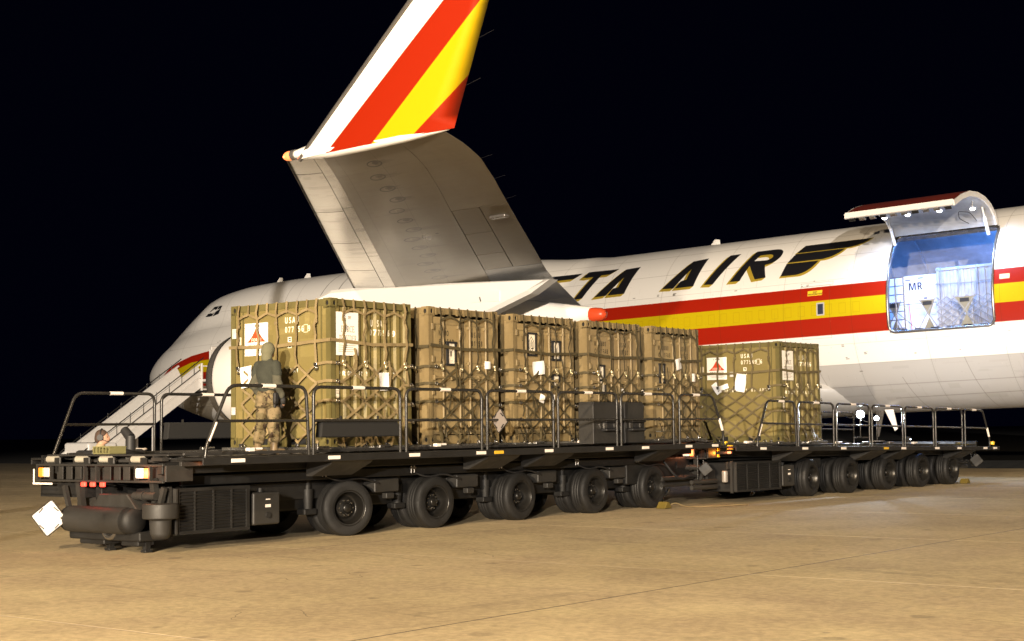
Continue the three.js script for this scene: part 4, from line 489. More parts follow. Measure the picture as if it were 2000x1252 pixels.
  if (o.cab) mesh(t, 'air_cleaner', lathe([[0.0, 0.22], [0.11, 0.22], [0.15, 0.30], [0.16, 0.48], [0.17, 0.50], [0.25, 0.51], [0.26, 0.53], [0.26, 0.71], [0.24, 0.73], [0.0, 0.73]], 'y', U + 0.02, 0.0, 0.02, 32), M.chassisGrey);
  mesh(t, 'radiator_post', [box(0.05, 0.72, 0.06, e0 - 0.09, 0.6, -ez + 0.1), box(0.03, 0.66, 0.10, e0 - 0.02, 0.6, -ez + 0.14), box(0.10, 0.16, 0.05, e0 - 0.16, 0.86, -ez + 0.05)], M.chassisGrey);
  mesh(t, 'corner_step', [rb(0.62, 0.07, 0.06, U + 0.45, D - 0.135, 0.30, 0.01)], M.chassisGrey);
  { const m = mesh(t, 'marker_lamp', rb(0.12, 0.055, 0.05, U + 0.58, D - 0.135, 0.345, 0.015), glow(1, 0.28, 0.12, 2.5, [0.7, 0.15, 0.05])); lamp(t, [1, 0.3, 0.1], 0.08, U + 0.58, D - 0.135, 0.42, 1); }
  // diamond shaped reflective panels on wire frames
  const diamond = (u, w, v, ry, s, m) => { const d = mesh(t, 'diamond_panel', rb(s, s, 0.02, 0, 0, 0, 0.03, 0, 0, 0).rotateZ(PI / 4 - 0.12).rotateY(ry).translate(u, w, -v), m); const q = s * 0.71; mesh(d, 'wire_frame', [pipe([V(q, 0, 0), V(0, q, 0), V(-q, 0, 0), V(0, -q, 0), V(q, 0, 0)], 0.012, 0.04, 6).rotateZ(-0.12).rotateY(ry).translate(u, w, -v), ...[0.9, 2.4, 4.0, 5.5].map(a => box(0.09, 0.014, 0.03, q * 0.62 * Math.cos(a), q * 0.62 * Math.sin(a), 0.012, 0, 0, a + PI / 2).rotateY(ry).translate(u, w, -v))], M.chassisGrey); mesh(d, 'arm', pipe([V(u + 0.05, w, -v - 0.02), V(u + 0.14, w, -v + (v > 1 ? 0.22 : -0.1)), V(u + 0.3, w + 0.02, -v + (v > 1 ? 0.4 : -0.25))], 0.022, 0.05, 8), M.chassis); return d; };
  for (const d of o.diamonds) diamond(...d);
  // rear: beam, lamps, cross tubes
  const R = o.rear;
  mesh(t, 'rear_beam', [rb(0.10, 0.2, 3.0, R, 1.12, -1.3, 0.02), box(0.5, 0.16, 0.1, R - 0.25, 0.9, -0.3), box(0.5, 0.16, 0.1, R - 0.25, 0.9, -2.2)], M.chassis);
  mesh(t, 'rear_tube', [cyl(0.05, 0.05, 1.3, 'x', R - 0.75, 0.62, -0.1, 12), cyl(0.05, 0.05, 1.3, 'x', R - 0.75, 0.48, -0.1, 12)], M.chassisGrey);
  mesh(t, 'rear_ladder', [pipe([V(R - 0.2, 1.1, 0.1), V(R - 0.2, 0.5, 0.1), V(R + 0.05, 0.5, 0.1), V(R + 0.05, 1.1, 0.1)], 0.016, 0.05, 6)], M.rail);
  for (const [u, w, v, s, c, e, i] of o.rearLamps) { const L = mesh(t, 'rear_lamp', rb(0.06, s, s * 0.9, u, w, -v, 0.02), glow(...c, e, c.map(x => 0.2 + 0.5 * x))); mesh(L, 'lamp_guard', [box(0.08, 0.02, s * 1.5, u, w + s * 0.75, -v), box(0.08, s * 1.5, 0.02, u, w, -v + s * 0.75), box(0.08, s * 1.5, 0.02, u, w, -v - s * 0.75)], M.yellowMark); lamp(t, c, i, u - 0.12, w, -v + 0.1, 2); }
  return t;
}
const L1 = loader(0, {
  label: 'near cargo loader with five tan and green containers on its deck', tilt: 0, deck: 1.425, cab: true, steer: -0.32, wv: 0.1,
  wheels: [0.58, 2.76, 5.23, 7.72, 9.95], engine: [-3.22, -1.81], front: -3.5, rear: 11.6,
  rails: { first: [-3.29, -1.30], start: -1.14, pitch: 2.13, count: 5, last: [9.6, 11.43] },
  tape: [[-2.7, 0], [-0.73, 0], [1.15, 0], [2.9, 0], [3.4, 1], [4.9, 0], [6.9, 0], [8.2, 0], [9.9, 0], [11.0, 0]],
  diamonds: [[-3.9, 0.49, 2.06, -0.95, 0.39, new THREE.MeshStandardMaterial({ color: lin(0.86, 0.82, 0.78), roughness: 0.35, map: grimeTex })], [3.43, 1.89, -0.80, -1.78, 0.31, mat(lin(0.22, 0.19, 0.17), 0.6)], [11.4, 0.80, -0.3, -0.9, 0.22, M.chassisGrey]],
  rearLamps: [[11.92, 1.15, -0.25, 0.13, [1, 0.32, 0.04], 3.2, 0.5], [12.3, 1.36, -0.3, 0.05, [1, 0.7, 0.02], 2.5, 0.06]],
});
const L2 = loader(1, {
  label: 'far cargo loader below the open aircraft door, rear half of its deck empty', tilt: -0.0165, deck: 1.29, cab: false, steer: 0.12, wv: -0.25,
  wheels: [1.04, 3.05, 5.2, 7.25, 9.2], engine: [-2.75, -0.75], front: -3.5, rear: 11.0,
  rails: { first: [-2.41, -0.70], start: -0.55, pitch: 1.88, count: 5, last: [8.9, 10.6] },
  tape: [[-2.2, 0], [-0.3, 0], [1.6, 0], [4.9, 0], [6.95, 0], [8.4, 0], [10.2, 0], [10.9, 0], [3.9, 1]],
  diamonds: [[10.6, 0.66, -0.35, -0.9, 0.27, M.chassisGrey]],
  rearLamps: [[-3.2, 1.27, -0.55, 0.06, [1, 0.08, 0.06], 2.4, 0.1], [11.2, 1.15, -0.6, 0.06, [1, 0.75, 0.03], 1.6, 0.05]],
});
// fittings that belong to the first loader
{
  const t = L1;
  const pad = (u, v, len, label) => { const p = mesh(t, 'padded_panel', extr([[-len / 2 - 0.03, 0], [len / 2 + 0.1, 0], [len / 2, 0.25], [-len / 2, 0.25]], 0.10, 0.02).translate(u, 1.66, -v), M.rubberMat); p.userData.label = label; mesh(p, 'hanging_strap', [box(0.03, 0.1, 0.02, u - 0.4, 1.93, -v + 0.06), box(0.03, 0.1, 0.02, u + 0.45, 1.93, -v + 0.06)], M.chassisGrey); };
  pad(-0.06, -0.62, 1.7, 'black padded panel hung on the near guard rail'); pad(-0.15, 3.12, 1.45, 'black padded panel hung on the far guard rail');
  for (const [u0, u1] of [[6.72, 7.55], [7.84, 8.56]]) {
    const c = mesh(t, 'control_cabinet', extr([[u0, 1.44], [u1, 1.44], [u1 - 0.03, 2.2], [u1 - 0.07, 2.25], [u0 + 0.03, 2.25], [u0, 2.2]], 0.34, 0.012).translate(0, 0, 0.20), M.chassisGrey); c.userData.label = 'grey steel control cabinet on the walkway';
    const uc = u0 + (u0 < 7 ? 0.52 : 0.34);
    mesh(c, 'shelf', [rb(0.5, 0.05, 0.16, uc, 1.87, 0.60, 0.02), rb(0.5, 0.05, 0.16, uc, 1.70, 0.60, 0.02), rb(0.34, 0.12, 0.06, uc - 0.05, 1.785, 0.585, 0.02)], M.black); mesh(c, 'latch', [box(0.09, 0.11, 0.04, uc - 0.2, 1.785, 0.60), box(0.06, 0.08, 0.04, uc + 0.12, 1.785, 0.61)], M.steel);
  }
  // operator's open cab at the far front corner
  const cab = mesh(t, 'operator_cab', [box(1.9, 0.05, 1.15, -2.4, 0.80, -2.52), box(1.9, 0.62, 0.04, -2.4, 1.11, -1.97), box(1.9, 0.62, 0.04, -2.4, 1.11, -3.07), box(0.04, 0.62, 1.1, -1.45, 1.11, -2.52), box(0.04, 0.50, 1.1, -3.33, 1.05, -2.52)], M.chassis); cab.userData.label = 'open operator cab sunk into the loader deck';
  mesh(cab, 'seat', [rb(0.5, 0.12, 0.5, -2.55, 1.0, -2.62, 0.05), rb(0.12, 0.5, 0.48, -2.84, 1.24, -2.62, 0.05), box(0.3, 0.15, 0.3, -2.55, 0.9, -2.62)], M.black);
  mesh(cab, 'control_column', [cyl(0.085, 0.075, 0.30, 'y', 0, 0, 0, 16).rotateX(0.0).translate(-2.42, 1.56, -2.06), cyl(0.08, 0.07, 0.20, 'y', 0, 0.10, 0, 16).rotateX(-0.9).translate(-2.42, 1.68, -2.06), rb(0.4, 0.1, 0.55, -2.4, 1.45, -2.25, 0.04)], M.black);
}
console.log('loaders done');

// ---------------------------------------------------------------- floodlight masts behind the camera
FLOODS.forEach((f, i) => {
  const t = thing('floodlight_mast', f.label, 'light mast', 'apron floodlight masts', [f.at[0], 0, f.at[2]], Math.atan2(f.aim[0] - f.at[0], f.aim[2] - f.at[2]));
  const h = f.at[1];
  mesh(t, 'pole', cyl(0.28, 0.14, h + 0.6, 'y', 0, (h + 0.6) / 2 - 0.04, -0.5, 16), M.steel); mesh(t, 'crossbar', [rb(3.4, 0.12, 0.12, 0, h + 0.5, -0.3, 0.02), rb(3.4, 0.12, 0.12, 0, h - 0.5, -0.3, 0.02)], M.steel);
  for (const x of [-1.3, -0.45, 0.45, 1.3]) for (const y of [-0.5, 0.5]) { const hd = mesh(t, 'lamp_head', rb(0.6, 0.5, 0.25, x, h + y, -0.16, 0.04), M.chassisGrey); mesh(hd, 'lens', box(0.5, 0.4, 0.02, x, h + y, -0.02), glow(...f.color, 30)); }
  const s = new THREE.SpotLight(lin(...f.color), f.power, 0, f.angle, f.penumbra, 2); s.position.set(f.at[0], h, f.at[2]); const d = V(...f.aim).sub(s.position).normalize(); s.position.addScaledVector(d, 0.6); s.target.position.set(...f.aim); s.castShadow = true; s.shadow.radius = f.size; s.shadow.mapSize.set(2048, 2048); scene.add(s, s.target);
});

// ---------------------------------------------------------------- containers, pallets, nets
const CW = 1.97, CH = 2.44, CD = 2.44;
function plateWithHole(w, h, hw, hh) { const s = new THREE.Shape([[0, 0], [w, 0], [w, h], [0, h]].map(p => new THREE.Vector2(...p))); const e = new THREE.Path(); e.absellipse(w / 2, h / 2, hw, hh, 0, 2 * PI, true); s.holes.push(e); return new THREE.ExtrudeGeometry(s, { depth: 0.02, bevelEnabled: false, curveSegments: 8 }); }
const castG = (() => { // corner casting 0.17 x 0.13 x 0.16, origin at the outer corner (min x, min y, max z): holes on -x and +z faces
  const a = plateWithHole(0.15, 0.13, 0.035, 0.045).translate(0.02, 0, -0.02), b = plateWithHole(0.17, 0.13, 0.035, 0.045).rotateY(-PI / 2).translate(0.02, 0, -0.17), c = plateWithHole(0.15, 0.13, 0.035, 0.045).translate(0, 0, -0.19);
  return M3([a, b, box(0.17, 0.02, 0.17, 0.085, 0.138, -0.085), box(0.17, 0.02, 0.17, 0.085, -0.008, -0.085), box(0.02, 0.13, 0.17, 0.16, 0.065, -0.085), box(0.13, 0.13, 0.02, 0.085, 0.065, -0.16)]); })();
const socketG = M3(box(0.12, 0.12, 0.12, 0.085, 0.065, -0.085));
const corrG = (W, H, n, dep) => { // corrugated panel in the xy plane, ribs vertical, facing +z
  const pts = []; const p = W / n; for (let i = 0; i < n; i++) { const x = i * p; pts.push([x, 0], [x + p * 0.34, 0], [x + p * 0.5, -dep], [x + p * 0.84, -dep]); } pts.push([W, 0]);
  const pos = [], uv = [], T = (x, y, z) => { pos.push(x, y, z); uv.push(x / W, y / H); };
  for (let i = 0; i < pts.length - 1; i++) { const [x0, z0] = pts[i], [x1, z1] = pts[i + 1]; T(x0, 0, z0); T(x1, 0, z1); T(x1, H, z1); T(x0, 0, z0); T(x1, H, z1); T(x0, H, z0); }
  const g = new THREE.BufferGeometry(); g.setAttribute('position', new THREE.Float32BufferAttribute(pos, 3)); g.setAttribute('uv', new THREE.Float32BufferAttribute(uv, 2)); g.computeVertexNormals(); return g; };
function stencil(g, txt, x, y, h, col, wide = 0.62) { g.save(); g.fillStyle = col; g.font = `bold ${h}px sans-serif`; g.textBaseline = 'middle'; g.textAlign = 'center'; let cx = x; for (const ch of txt) { g.save(); g.translate(cx + h * wide / 2, y); g.scale(0.78, 1); g.fillText(ch, 0, 0); g.restore(); cx += h * wide; } g.restore(); }
function paintTex(base, seed, draw, S = 1024) { return canvasTex(S, S, g => { g.fillStyle = srgb(...base); g.fillRect(0, 0, S, S); const r = rnd(seed); draw(g, S);
  for (let k = 0; k < 240; k++) { const dk = r() < 0.55; g.strokeStyle = `rgba(${dk ? '45,36,18' : '235,215,165'},${0.05 + 0.17 * r()})`; g.lineWidth = 0.8 + 3.5 * r() * r(); const x = r() * S, y = r() * S; g.beginPath(); g.moveTo(x, y); g.lineTo(x + 10 * (r() - 0.5), y + 8 + 90 * r() * r()); g.stroke(); }
  for (let k = 0; k < 700; k++) { g.fillStyle = `rgba(${r() < 0.6 ? '80,42,16' : '220,200,150'},${0.06 + 0.18 * r()})`; g.fillRect(r() * S, r() * S, 1 + 3.5 * r() * r(), 1 + 3 * r()); }
  for (let k = 0; k < 40; k++) { g.fillStyle = `rgba(${r() < 0.5 ? '60,50,25' : '215,195,135'},${0.03 + 0.09 * r()})`; g.fillRect(r() * S, r() * S, 30 + 200 * r(), 20 + 120 * r()); } }); }
const forceSign = canvasTex(512, 512, (g, S) => { g.fillStyle = '#f4f1ea'; g.fillRect(0, 0, S, S); g.fillStyle = '#222'; g.font = 'bold 44px sans-serif'; g.textAlign = 'center'; g.fillText('1  12  OF', S / 2, 62); g.fillStyle = '#d2451c'; g.beginPath(); g.moveTo(40, 300); g.quadraticCurveTo(150, 250, 235, 90); g.quadraticCurveTo(262, 70, 290, 110); g.quadraticCurveTo(380, 250, 475, 300); g.closePath(); g.fill(); g.fillStyle = '#f4d9c8'; g.font = 'bold 72px sans-serif'; g.fillText('FORCE', S / 2, 288); g.fillStyle = '#3a3632'; g.font = '92px sans-serif'; g.save(); g.translate(S / 2, 395); g.scale(0.86, 1); g.fillText('PROVIDER', 0, 0); g.restore(); g.fillStyle = '#9a938a'; g.fillRect(60, 430, 390, 8); g.fillRect(110, 455, 290, 8); });
const forceSign2 = canvasTex(512, 512, (g, S) => { g.fillStyle = '#efe9df'; g.fillRect(0, 0, S, S); g.fillStyle = '#2b2825'; g.textAlign = 'center'; g.font = 'bold 50px sans-serif'; g.fillText('1   IRF', S / 2 + 20, 80); for (const [t, y] of [['FORCE', 235], ['PROVIDER', 345]]) { g.font = '100px serif'; g.save(); g.translate(S / 2 + 10, y); g.scale(t.length > 5 ? 0.8 : 1, 1); g.fillText(t, 0, 0); g.restore(); } g.fillStyle = '#8d857a'; for (let k = 0; k < 4; k++) g.fillRect(50, 390 + k * 24, 400 - 60 * (k % 2), 7); });
const emblem = canvasTex(256, 384, (g, w, h) => { g.fillStyle = '#e9dfc9'; g.fillRect(0, 0, w, h); g.strokeStyle = g.fillStyle = '#1c1a16'; g.lineWidth = 14; g.beginPath(); g.moveTo(40, 150); g.lineTo(128, 50); g.lineTo(216, 150); g.lineTo(216, 250); g.lineTo(128, 340); g.lineTo(40, 250); g.closePath(); g.stroke(); for (const x of [80, 128, 176]) g.fillRect(x - 10, 110 + Math.abs(x - 128) * 0.6, 20, 130); g.fillRect(118, 255, 50, 28); });
const sheet1 = canvasTex(256, 320, (g, w, h) => { g.fillStyle = '#e6dcc8'; g.fillRect(0, 0, w, h); const r = rnd(3); g.fillStyle = '#6b6257'; for (let k = 0; k < 14; k++) g.fillRect(24, 26 + k * 20, 60 + 140 * r(), 6); g.fillRect(90, 120, 70, 80); });
const signM = t => mat(lin(1, 1, 1), 0.7, 0, { map: t });
function decal(parent, name, tex, w, h, place) { const g = new THREE.BoxGeometry(w, h, 0.006); const m = new THREE.Mesh(g, [M.paper, M.paper, M.paper, M.paper, tex, M.paper]); m.name = name; m.castShadow = m.receiveShadow = true; place(m); parent.add(m); return m; }
const LEFT = (z, y, off = 0.012) => m => { m.rotation.y = -PI / 2; m.position.set(-off, y, z); };      // on the x=0 face
const NEAR = (x, y, off = 0.012) => m => { m.position.set(x, y, off); };                               // on the z=0 face

function container(k, u, o) {
  const t = thing('freight_container', o.label, 'container', 'netted freight containers on the loaders', ldPos(k, u, o.base, 0), ldRY(k));
  const m = o.mat, P = 0.11;
  const body = mesh(t, 'corner_post', [box(P, CH - 0.26, P, P / 2, CH / 2, -P / 2)], m); for (const [x, z] of [[CW - P / 2, -P / 2], [P / 2, -CD + P / 2], [CW - P / 2, -CD + P / 2]]) mesh(t, 'corner_post', box(P, CH - 0.26, P, x, CH / 2, z), m);
  for (const y of [0.075, CH - 0.06]) { const hh = y < 1 ? 0.15 : 0.11; mesh(t, y < 1 ? 'bottom_rail' : 'top_rail', [box(CW - 0.34, hh, 0.08, CW / 2, y, -0.05), box(CW - 0.34, hh, 0.08, CW / 2, y, -CD + 0.05), box(0.08, hh, CD - 0.34, 0.05, y, -CD / 2), box(0.08, hh, CD - 0.34, CW - 0.05, y, -CD / 2)], m); }
  mesh(t, 'roof', box(CW - 0.1, 0.03, CD - 0.1, CW / 2, CH - 0.04, -CD / 2), m); for (let i = 0; i < 6; i++) mesh(t, 'roof_rib', box(0.14, 0.03, CD - 0.4, 0.3 + i * 0.275, CH - 0.012, -CD / 2), m); mesh(t, 'floor', box(CW - 0.1, 0.05, CD - 0.1, CW / 2, 0.06, -CD / 2), m);
  for (const [x, z, ry] of [[0, 0, 0], [CW, 0, PI / 2], [CW, -CD, PI], [0, -CD, -PI / 2]]) for (const y of [0.012, CH - 0.142]) { const c = new THREE.Mesh(castG, m); c.name = 'corner_casting'; c.castShadow = c.receiveShadow = true; t.add(c); c.position.set(x, y, z); c.rotation.y = ry; const s = new THREE.Mesh(socketG, M.dark); s.name = 'socket'; c.add(s); }
  mesh(t, 'rear_wall', box(CW - 0.2, CH - 0.2, 0.03, CW / 2, CH / 2, -CD + 0.05), m); mesh(t, 'side_wall', box(0.03, CH - 0.2, CD - 0.2, CW - 0.05, CH / 2, -CD / 2), m);
  // left face
  const W = CD - 0.2, H = CH - 0.22, lp = new THREE.PlaneGeometry(W, H); const lm = new THREE.Mesh(lp, o.leftTex ? mat(lin(1, 1, 1), 0.72, 0, { map: o.leftTex, roughnessMap: grimeRough, bumpMap: scratchBump, bumpScale: 0.002 }) : m); if (!o.leftTex) muvInPlace(lp); lm.name = 'left_wall'; lm.rotation.y = -PI / 2; lm.position.set(0.022, CH / 2, -CD / 2); lm.castShadow = lm.receiveShadow = true; t.add(lm);
  if (o.leftTex) { for (const z of [-0.23, -CD + 0.30]) mesh(t, 'wall_seam', box(0.012, H, 0.03, 0.016, CH / 2, z), m); }
  else for (let i = 0; i < 7; i++) mesh(t, 'wall_rib', box(0.03, H, 0.13, 0.012, CH / 2, -0.3 - i * 0.3), m);
  for (const z of [-0.75, -1.69]) mesh(t, 'forklift_pocket', [box(0.02, 0.10, 0.34, 0.002, 0.085, z)], M.dark);
  // near face
  if (o.doors) {
    for (const s of [0, 1]) {
      const dw = (CW - 0.24) / 2 - 0.006, x0 = 0.12 + s * (dw + 0.012), g = new THREE.BoxGeometry(dw, CH - 0.34, 0.05); const uv = g.attributes.uv, ps = g.attributes.position; for (let i = 0; i < uv.count; i++) uv.setXY(i, (s + 0.5 + ps.getX(i) / dw) / 2, 0.5 + ps.getY(i) / (CH - 0.34));
      const d = new THREE.Mesh(g, mat(lin(1, 1, 1), 0.7, 0, { map: o.doorTex, roughnessMap: grimeRough, bumpMap: scratchBump, bumpScale: 0.002 })); d.name = 'door'; d.castShadow = d.receiveShadow = true; d.position.set(x0 + dw / 2, CH / 2, -0.045); t.add(d);
      const L = (gs, n, mm) => { const q = mesh(d, n, gs, mm); q.position.set(-(x0 + dw / 2), -CH / 2, 0.045); return q; };
      for (const f of [0.30, 0.84]) { const x = s ? x0 + dw * (1 - f) : x0 + dw * f; L([cyl(0.024, 0.024, CH - 0.34, 'y', x, CH / 2, 0.012, 10)], 'lock_rod', m); for (const y of [0.3, 0.95, 1.45, 2.1]) L(rb(0.10, 0.06, 0.05, x, y, 0.0, 0.01), 'rod_keeper', m); L([rb(0.30, 0.04, 0.03, x + (s ? 0.12 : -0.12), 1.18, 0.03, 0.01), rb(0.05, 0.09, 0.05, x + (s ? 0.24 : -0.24), 1.18, 0.012, 0.01)], 'door_handle', m); }
      for (let i = 0; i < 4; i++) L(rb(0.07, 0.12, 0.05, s ? CW - 0.11 : 0.11, 0.35 + i * 0.58, -0.004, 0.01), 'hinge', m);
      for (const [y0, y1] of [[0.30, 0.78], [0.86, 1.44], [1.52, 2.12]]) L(box(dw * 0.9, 0.018, 0.012, x0 + dw / 2, y1 + 0.02, -0.018), 'panel_swage', m);
    }
    mesh(t, 'door_gasket', box(0.02, CH - 0.36, 0.02, CW / 2, CH / 2, -0.03), M.black);
    for (let i = 0; i < 9; i++) mesh(t, 'header_tab', box(0.05, 0.12, 0.014, 0.22 + i * 0.19, CH - 0.075, -0.002), m);
  } else {
    const g = corrG(CW - 0.24, CH - 0.26, 7, 0.036); const d = new THREE.Mesh(g, mat(lin(1, 1, 1), 0.72, 0, { map: o.doorTex, roughnessMap: grimeRough })); d.name = 'corrugated_wall'; d.castShadow = d.receiveShadow = true; d.position.set(0.12, 0.13, -0.012); t.add(d);
  }
  for (const f of o.extras || []) f(t);
  // pallet below
  const p = thing('cargo_pallet', o.palletLabel, 'pallet', 'flat metal cargo pallets', ldPos(k, u, o.base - 0.062, 0), ldRY(k));
  mesh(p, 'pallet_plate', rb(2.2, 0.055, 2.66, CW / 2, 0.029, -CD / 2, 0.008), M.pallet); for (const [x, z, ry] of [[0.2, 0.10, 0], [0.7, 0.10, 0], [1.25, 0.10, 0], [1.75, 0.10, 0], [-0.12, -0.4, 1], [-0.12, -1.2, 1], [-0.12, -2.0, 1]]) mesh(p, 'tie_ring', new THREE.TorusGeometry(0.04, 0.010, 6, 14).rotateX(ry ? 0 : -0.5).rotateY(ry ? PI / 2 : 0).translate(x, 0.075, z), M.steel);
  net(k, u, o);
  return t;
}
function muvInPlace(g) { const p = g.attributes.position, uv = g.attributes.uv; for (let i = 0; i < p.count; i++) uv.setXY(i, p.getX(i), p.getY(i)); }
const hookG = M3([new THREE.TorusGeometry(0.036, 0.012, 6, 14, 4.6).rotateZ(-2.2).translate(0, -0.065, 0), rb(0.075, 0.05, 0.026, 0, 0.0, 0, 0.008), rb(0.022, 0.07, 0.022, 0, -0.035, 0, 0.006)]);
const ringG = M3(new THREE.TorusGeometry(0.032, 0.008, 6, 12));
function net(k, u, o) {
  const t = thing('cargo_net', o.netLabel, 'cargo net', 'strap nets over the containers', ldPos(k, u, o.base, 0), ldRY(k)), r = rnd(o.seed), S = o.strap, w = 0.045;
  // face mapping: f=0 near face (a along x), f=1 left face (a along -z from the near corner)
  const F = [{ n: V(0, 0, 1), W: CW, p: (a, y, q) => V(a, y, q) }, { n: V(-1, 0, 0), W: CD, p: (a, y, q) => V(-q, y, -a) }];
  const offs = [o.doors ? 0.055 : 0.025, 0.025];
  const strap = (f, pts, wd = w, nm = 'strap', tw = 0.012) => { const L = []; for (let i = 0; i < pts.length - 1; i++) { const [a0, y0] = pts[i], [a1, y1] = pts[i + 1], n = Math.max(2, Math.ceil(Math.hypot(a1 - a0, y1 - y0) / 0.16)); for (let j = i ? 1 : 0; j <= n; j++) { const s = j / n; L.push(F[f].p(lerp(a0, a1, s), lerp(y0, y1, s) + 0.008 * (r() - 0.5), offs[f] + 0.004 + tw * r() * Math.sin(s * PI))); } } const nn = F[f].n.clone().add(V((r() - 0.5) * 0.5, (r() - 0.5) * 0.5, (r() - 0.5) * 0.5)).normalize(); return mesh(t, nm, ribbon(L, wd, nn), S); };
  for (const f of [0, 1]) {
    const W = F[f].W, n = f ? 5 : 4, cols = Array.from({ length: n }, (_, i) => lerp(f ? 0.28 : 0.26, W - (f ? 0.24 : 0.22), i / (n - 1)) + 0.03 * (r() - 0.5)), top = CH + 0.004;
    // short tabs and the wavy head strap
    const tabs = []; for (let i = 0; i < n; i++) { tabs.push(cols[i]); if (i < n - 1) tabs.push((cols[i] + cols[i + 1]) / 2); }
    strap(f, tabs.map((a, i) => [a, CH - (i % 2 ? 0.17 : 0.25) + 0.02 * r()]), 0.04, 'head_strap', 0.02);
    tabs.forEach((a, i) => { if (i % 2) strap(f, [[a, top], [a + 0.01, CH - 0.19]], 0.04, 'tab_strap', 0.004); });
    const yh = f ? 1.36 : 1.40;
    cols.forEach((a, i) => { const j = f ? 0 : 0.03 * (r() - 0.5); strap(f, [[a, top], [a + 0.01, CH - 0.3], [a + 0.10 * (r() - 0.45), 1.85], [a + j + 0.02, yh + 0.02]], w, 'vertical_strap', 0.05); if (!(f && i === 1)) { const h = new THREE.Mesh(hookG, o.doors || f === 0 ? M.brass : M.steel); h.name = 'hook'; h.castShadow = true; h.position.copy(F[f].p(a + j + 0.02, yh, offs[f] + 0.02)); if (f) h.rotation.y = -PI / 2; h.rotation.z = 0.3 * (r() - 0.5); t.add(h); } const bk = new THREE.Mesh(BUCKLE, S); bk.name = 'buckle'; bk.position.copy(F[f].p(a + 0.01, CH - 0.32 - 0.06 * r(), offs[f] + 0.014)); if (f) bk.rotation.y = -PI / 2; t.add(bk); });
    strap(f, [[-0.02, 1.73 + 0.03 * r()], [W * 0.5, 1.70], [W + 0.02, 1.71 + 0.04 * r()]], 0.055, 'belt_strap', 0.012);
    // diamond lattice
    const rows = 8, dy = (yh - 0.10) / rows, half = (cols[1] - cols[0]) / 2, xmin = cols[0], xmax = cols[n - 1]; const jit = {}, node = (c, q) => { const kk = c * 50 + q; if (!jit[kk]) jit[kk] = [(r() - 0.5) * 0.03, -0.03 * r() * (q > 0 ? 1 : 0)]; return [clamp(xmin + c * half, xmin - 0.02, xmax + 0.02) + jit[kk][0], yh - q * dy + jit[kk][1]]; };
    const C = (n - 1) * 2; // lattice columns
    for (const dir of [1, -1]) for (const [c0, q0] of [...cols.map((_, i) => [i * 2, 0]), ...Array.from({ length: 3 }, (_, i) => [dir > 0 ? 0 : C, (i + 1) * 2])]) { const pts = []; let c = c0, q = q0; while (c >= 0 && c <= C && q <= rows) { pts.push(node(c, q)); c += dir; q++; } if (pts.length > 1) strap(f, pts, w * 0.95, 'strap', 0.03); }
    for (let i = 0; i <= C; i += 2) { const [a, y] = node(i, rows); strap(f, [[a, y], [a + 0.01, -0.02]], w, 'foot_strap', 0.01); const h = new THREE.Mesh(hookG, M.steel); h.name = 'hook'; h.position.copy(F[f].p(a, 0.03, offs[f] + 0.03)); if (f) h.rotation.y = -PI / 2; t.add(h); }
  }
  // straps that run round the corner between the two faces, with rings
  for (const y of [1.36, 1.06, 0.74, 0.42]) { const q = offs[0] + 0.01, L = [V(0.26, y, q), V(0.10, y + 0.01, q + 0.01), V(-0.02, y + 0.015, 0.05), V(-0.035, y + 0.02, -0.08), V(-0.03, y, -0.28)]; mesh(t, 'corner_strap', ribbon(L, 0.045, V(-0.5, 0, 0.86)), S); const g = new THREE.Mesh(ringG, M.steel); g.name = 'ring'; g.position.set(0.1, y + 0.01, q + 0.025); t.add(g); }
  for (const y of [1.36, 1.03, 0.7, 0.4]) { const q = offs[0], x = CW; mesh(t, 'corner_strap', ribbon([V(x - 0.22, y, q + 0.01), V(x - 0.06, y - 0.01, q + 0.015), V(x + 0.04, y - 0.02, 0.03), V(x + 0.05, y, -0.15), V(x + 0.045, y, -0.5)], 0.045, V(0.5, 0, 0.86)), S); const g = new THREE.Mesh(ringG, M.steel); g.name = 'ring'; g.position.set(x - 0.05, y, q + 0.03); t.add(g); }
  // loose tails and bundles
  for (let i = 0; i < 8; i++) { const a = 0.15 + r() * (CW - 0.3), y = 0.6 + 1.1 * r(), l = 0.18 + 0.3 * r(), q = offs[0] + 0.025; mesh(t, 'strap_tail', ribbon([V(a, y, q), V(a + 0.03 * (r() - 0.5), y - l * 0.5, q + 0.03), V(a + 0.10 * (r() - 0.5), y - l, q + 0.02 * r())], 0.04, V(0.3 * (r() - 0.5), 0, 1)), S); }
  for (let i = 0; i < 9; i++) { const a = 0.05 + r() * (CW - 0.1), z = 0.1 + 0.06 * r(); mesh(t, 'strap_tail', ribbon([V(a, 0.28 + 0.2 * r(), offs[0] + 0.03), V(a + 0.1 * (r() - 0.5), 0.12, z + 0.02), V(a + 0.25 * (r() - 0.5), 0.0, z + 0.03), V(a + 0.4 * (r() - 0.5), 0.02 + 0.1 * r(), z + 0.01)], 0.042, V(r() - 0.5, 0.3, 1).normalize()), S); }
}
const BUCKLE = M3(rb(0.062, 0.06, 0.02, 0, 0, 0, 0.006));
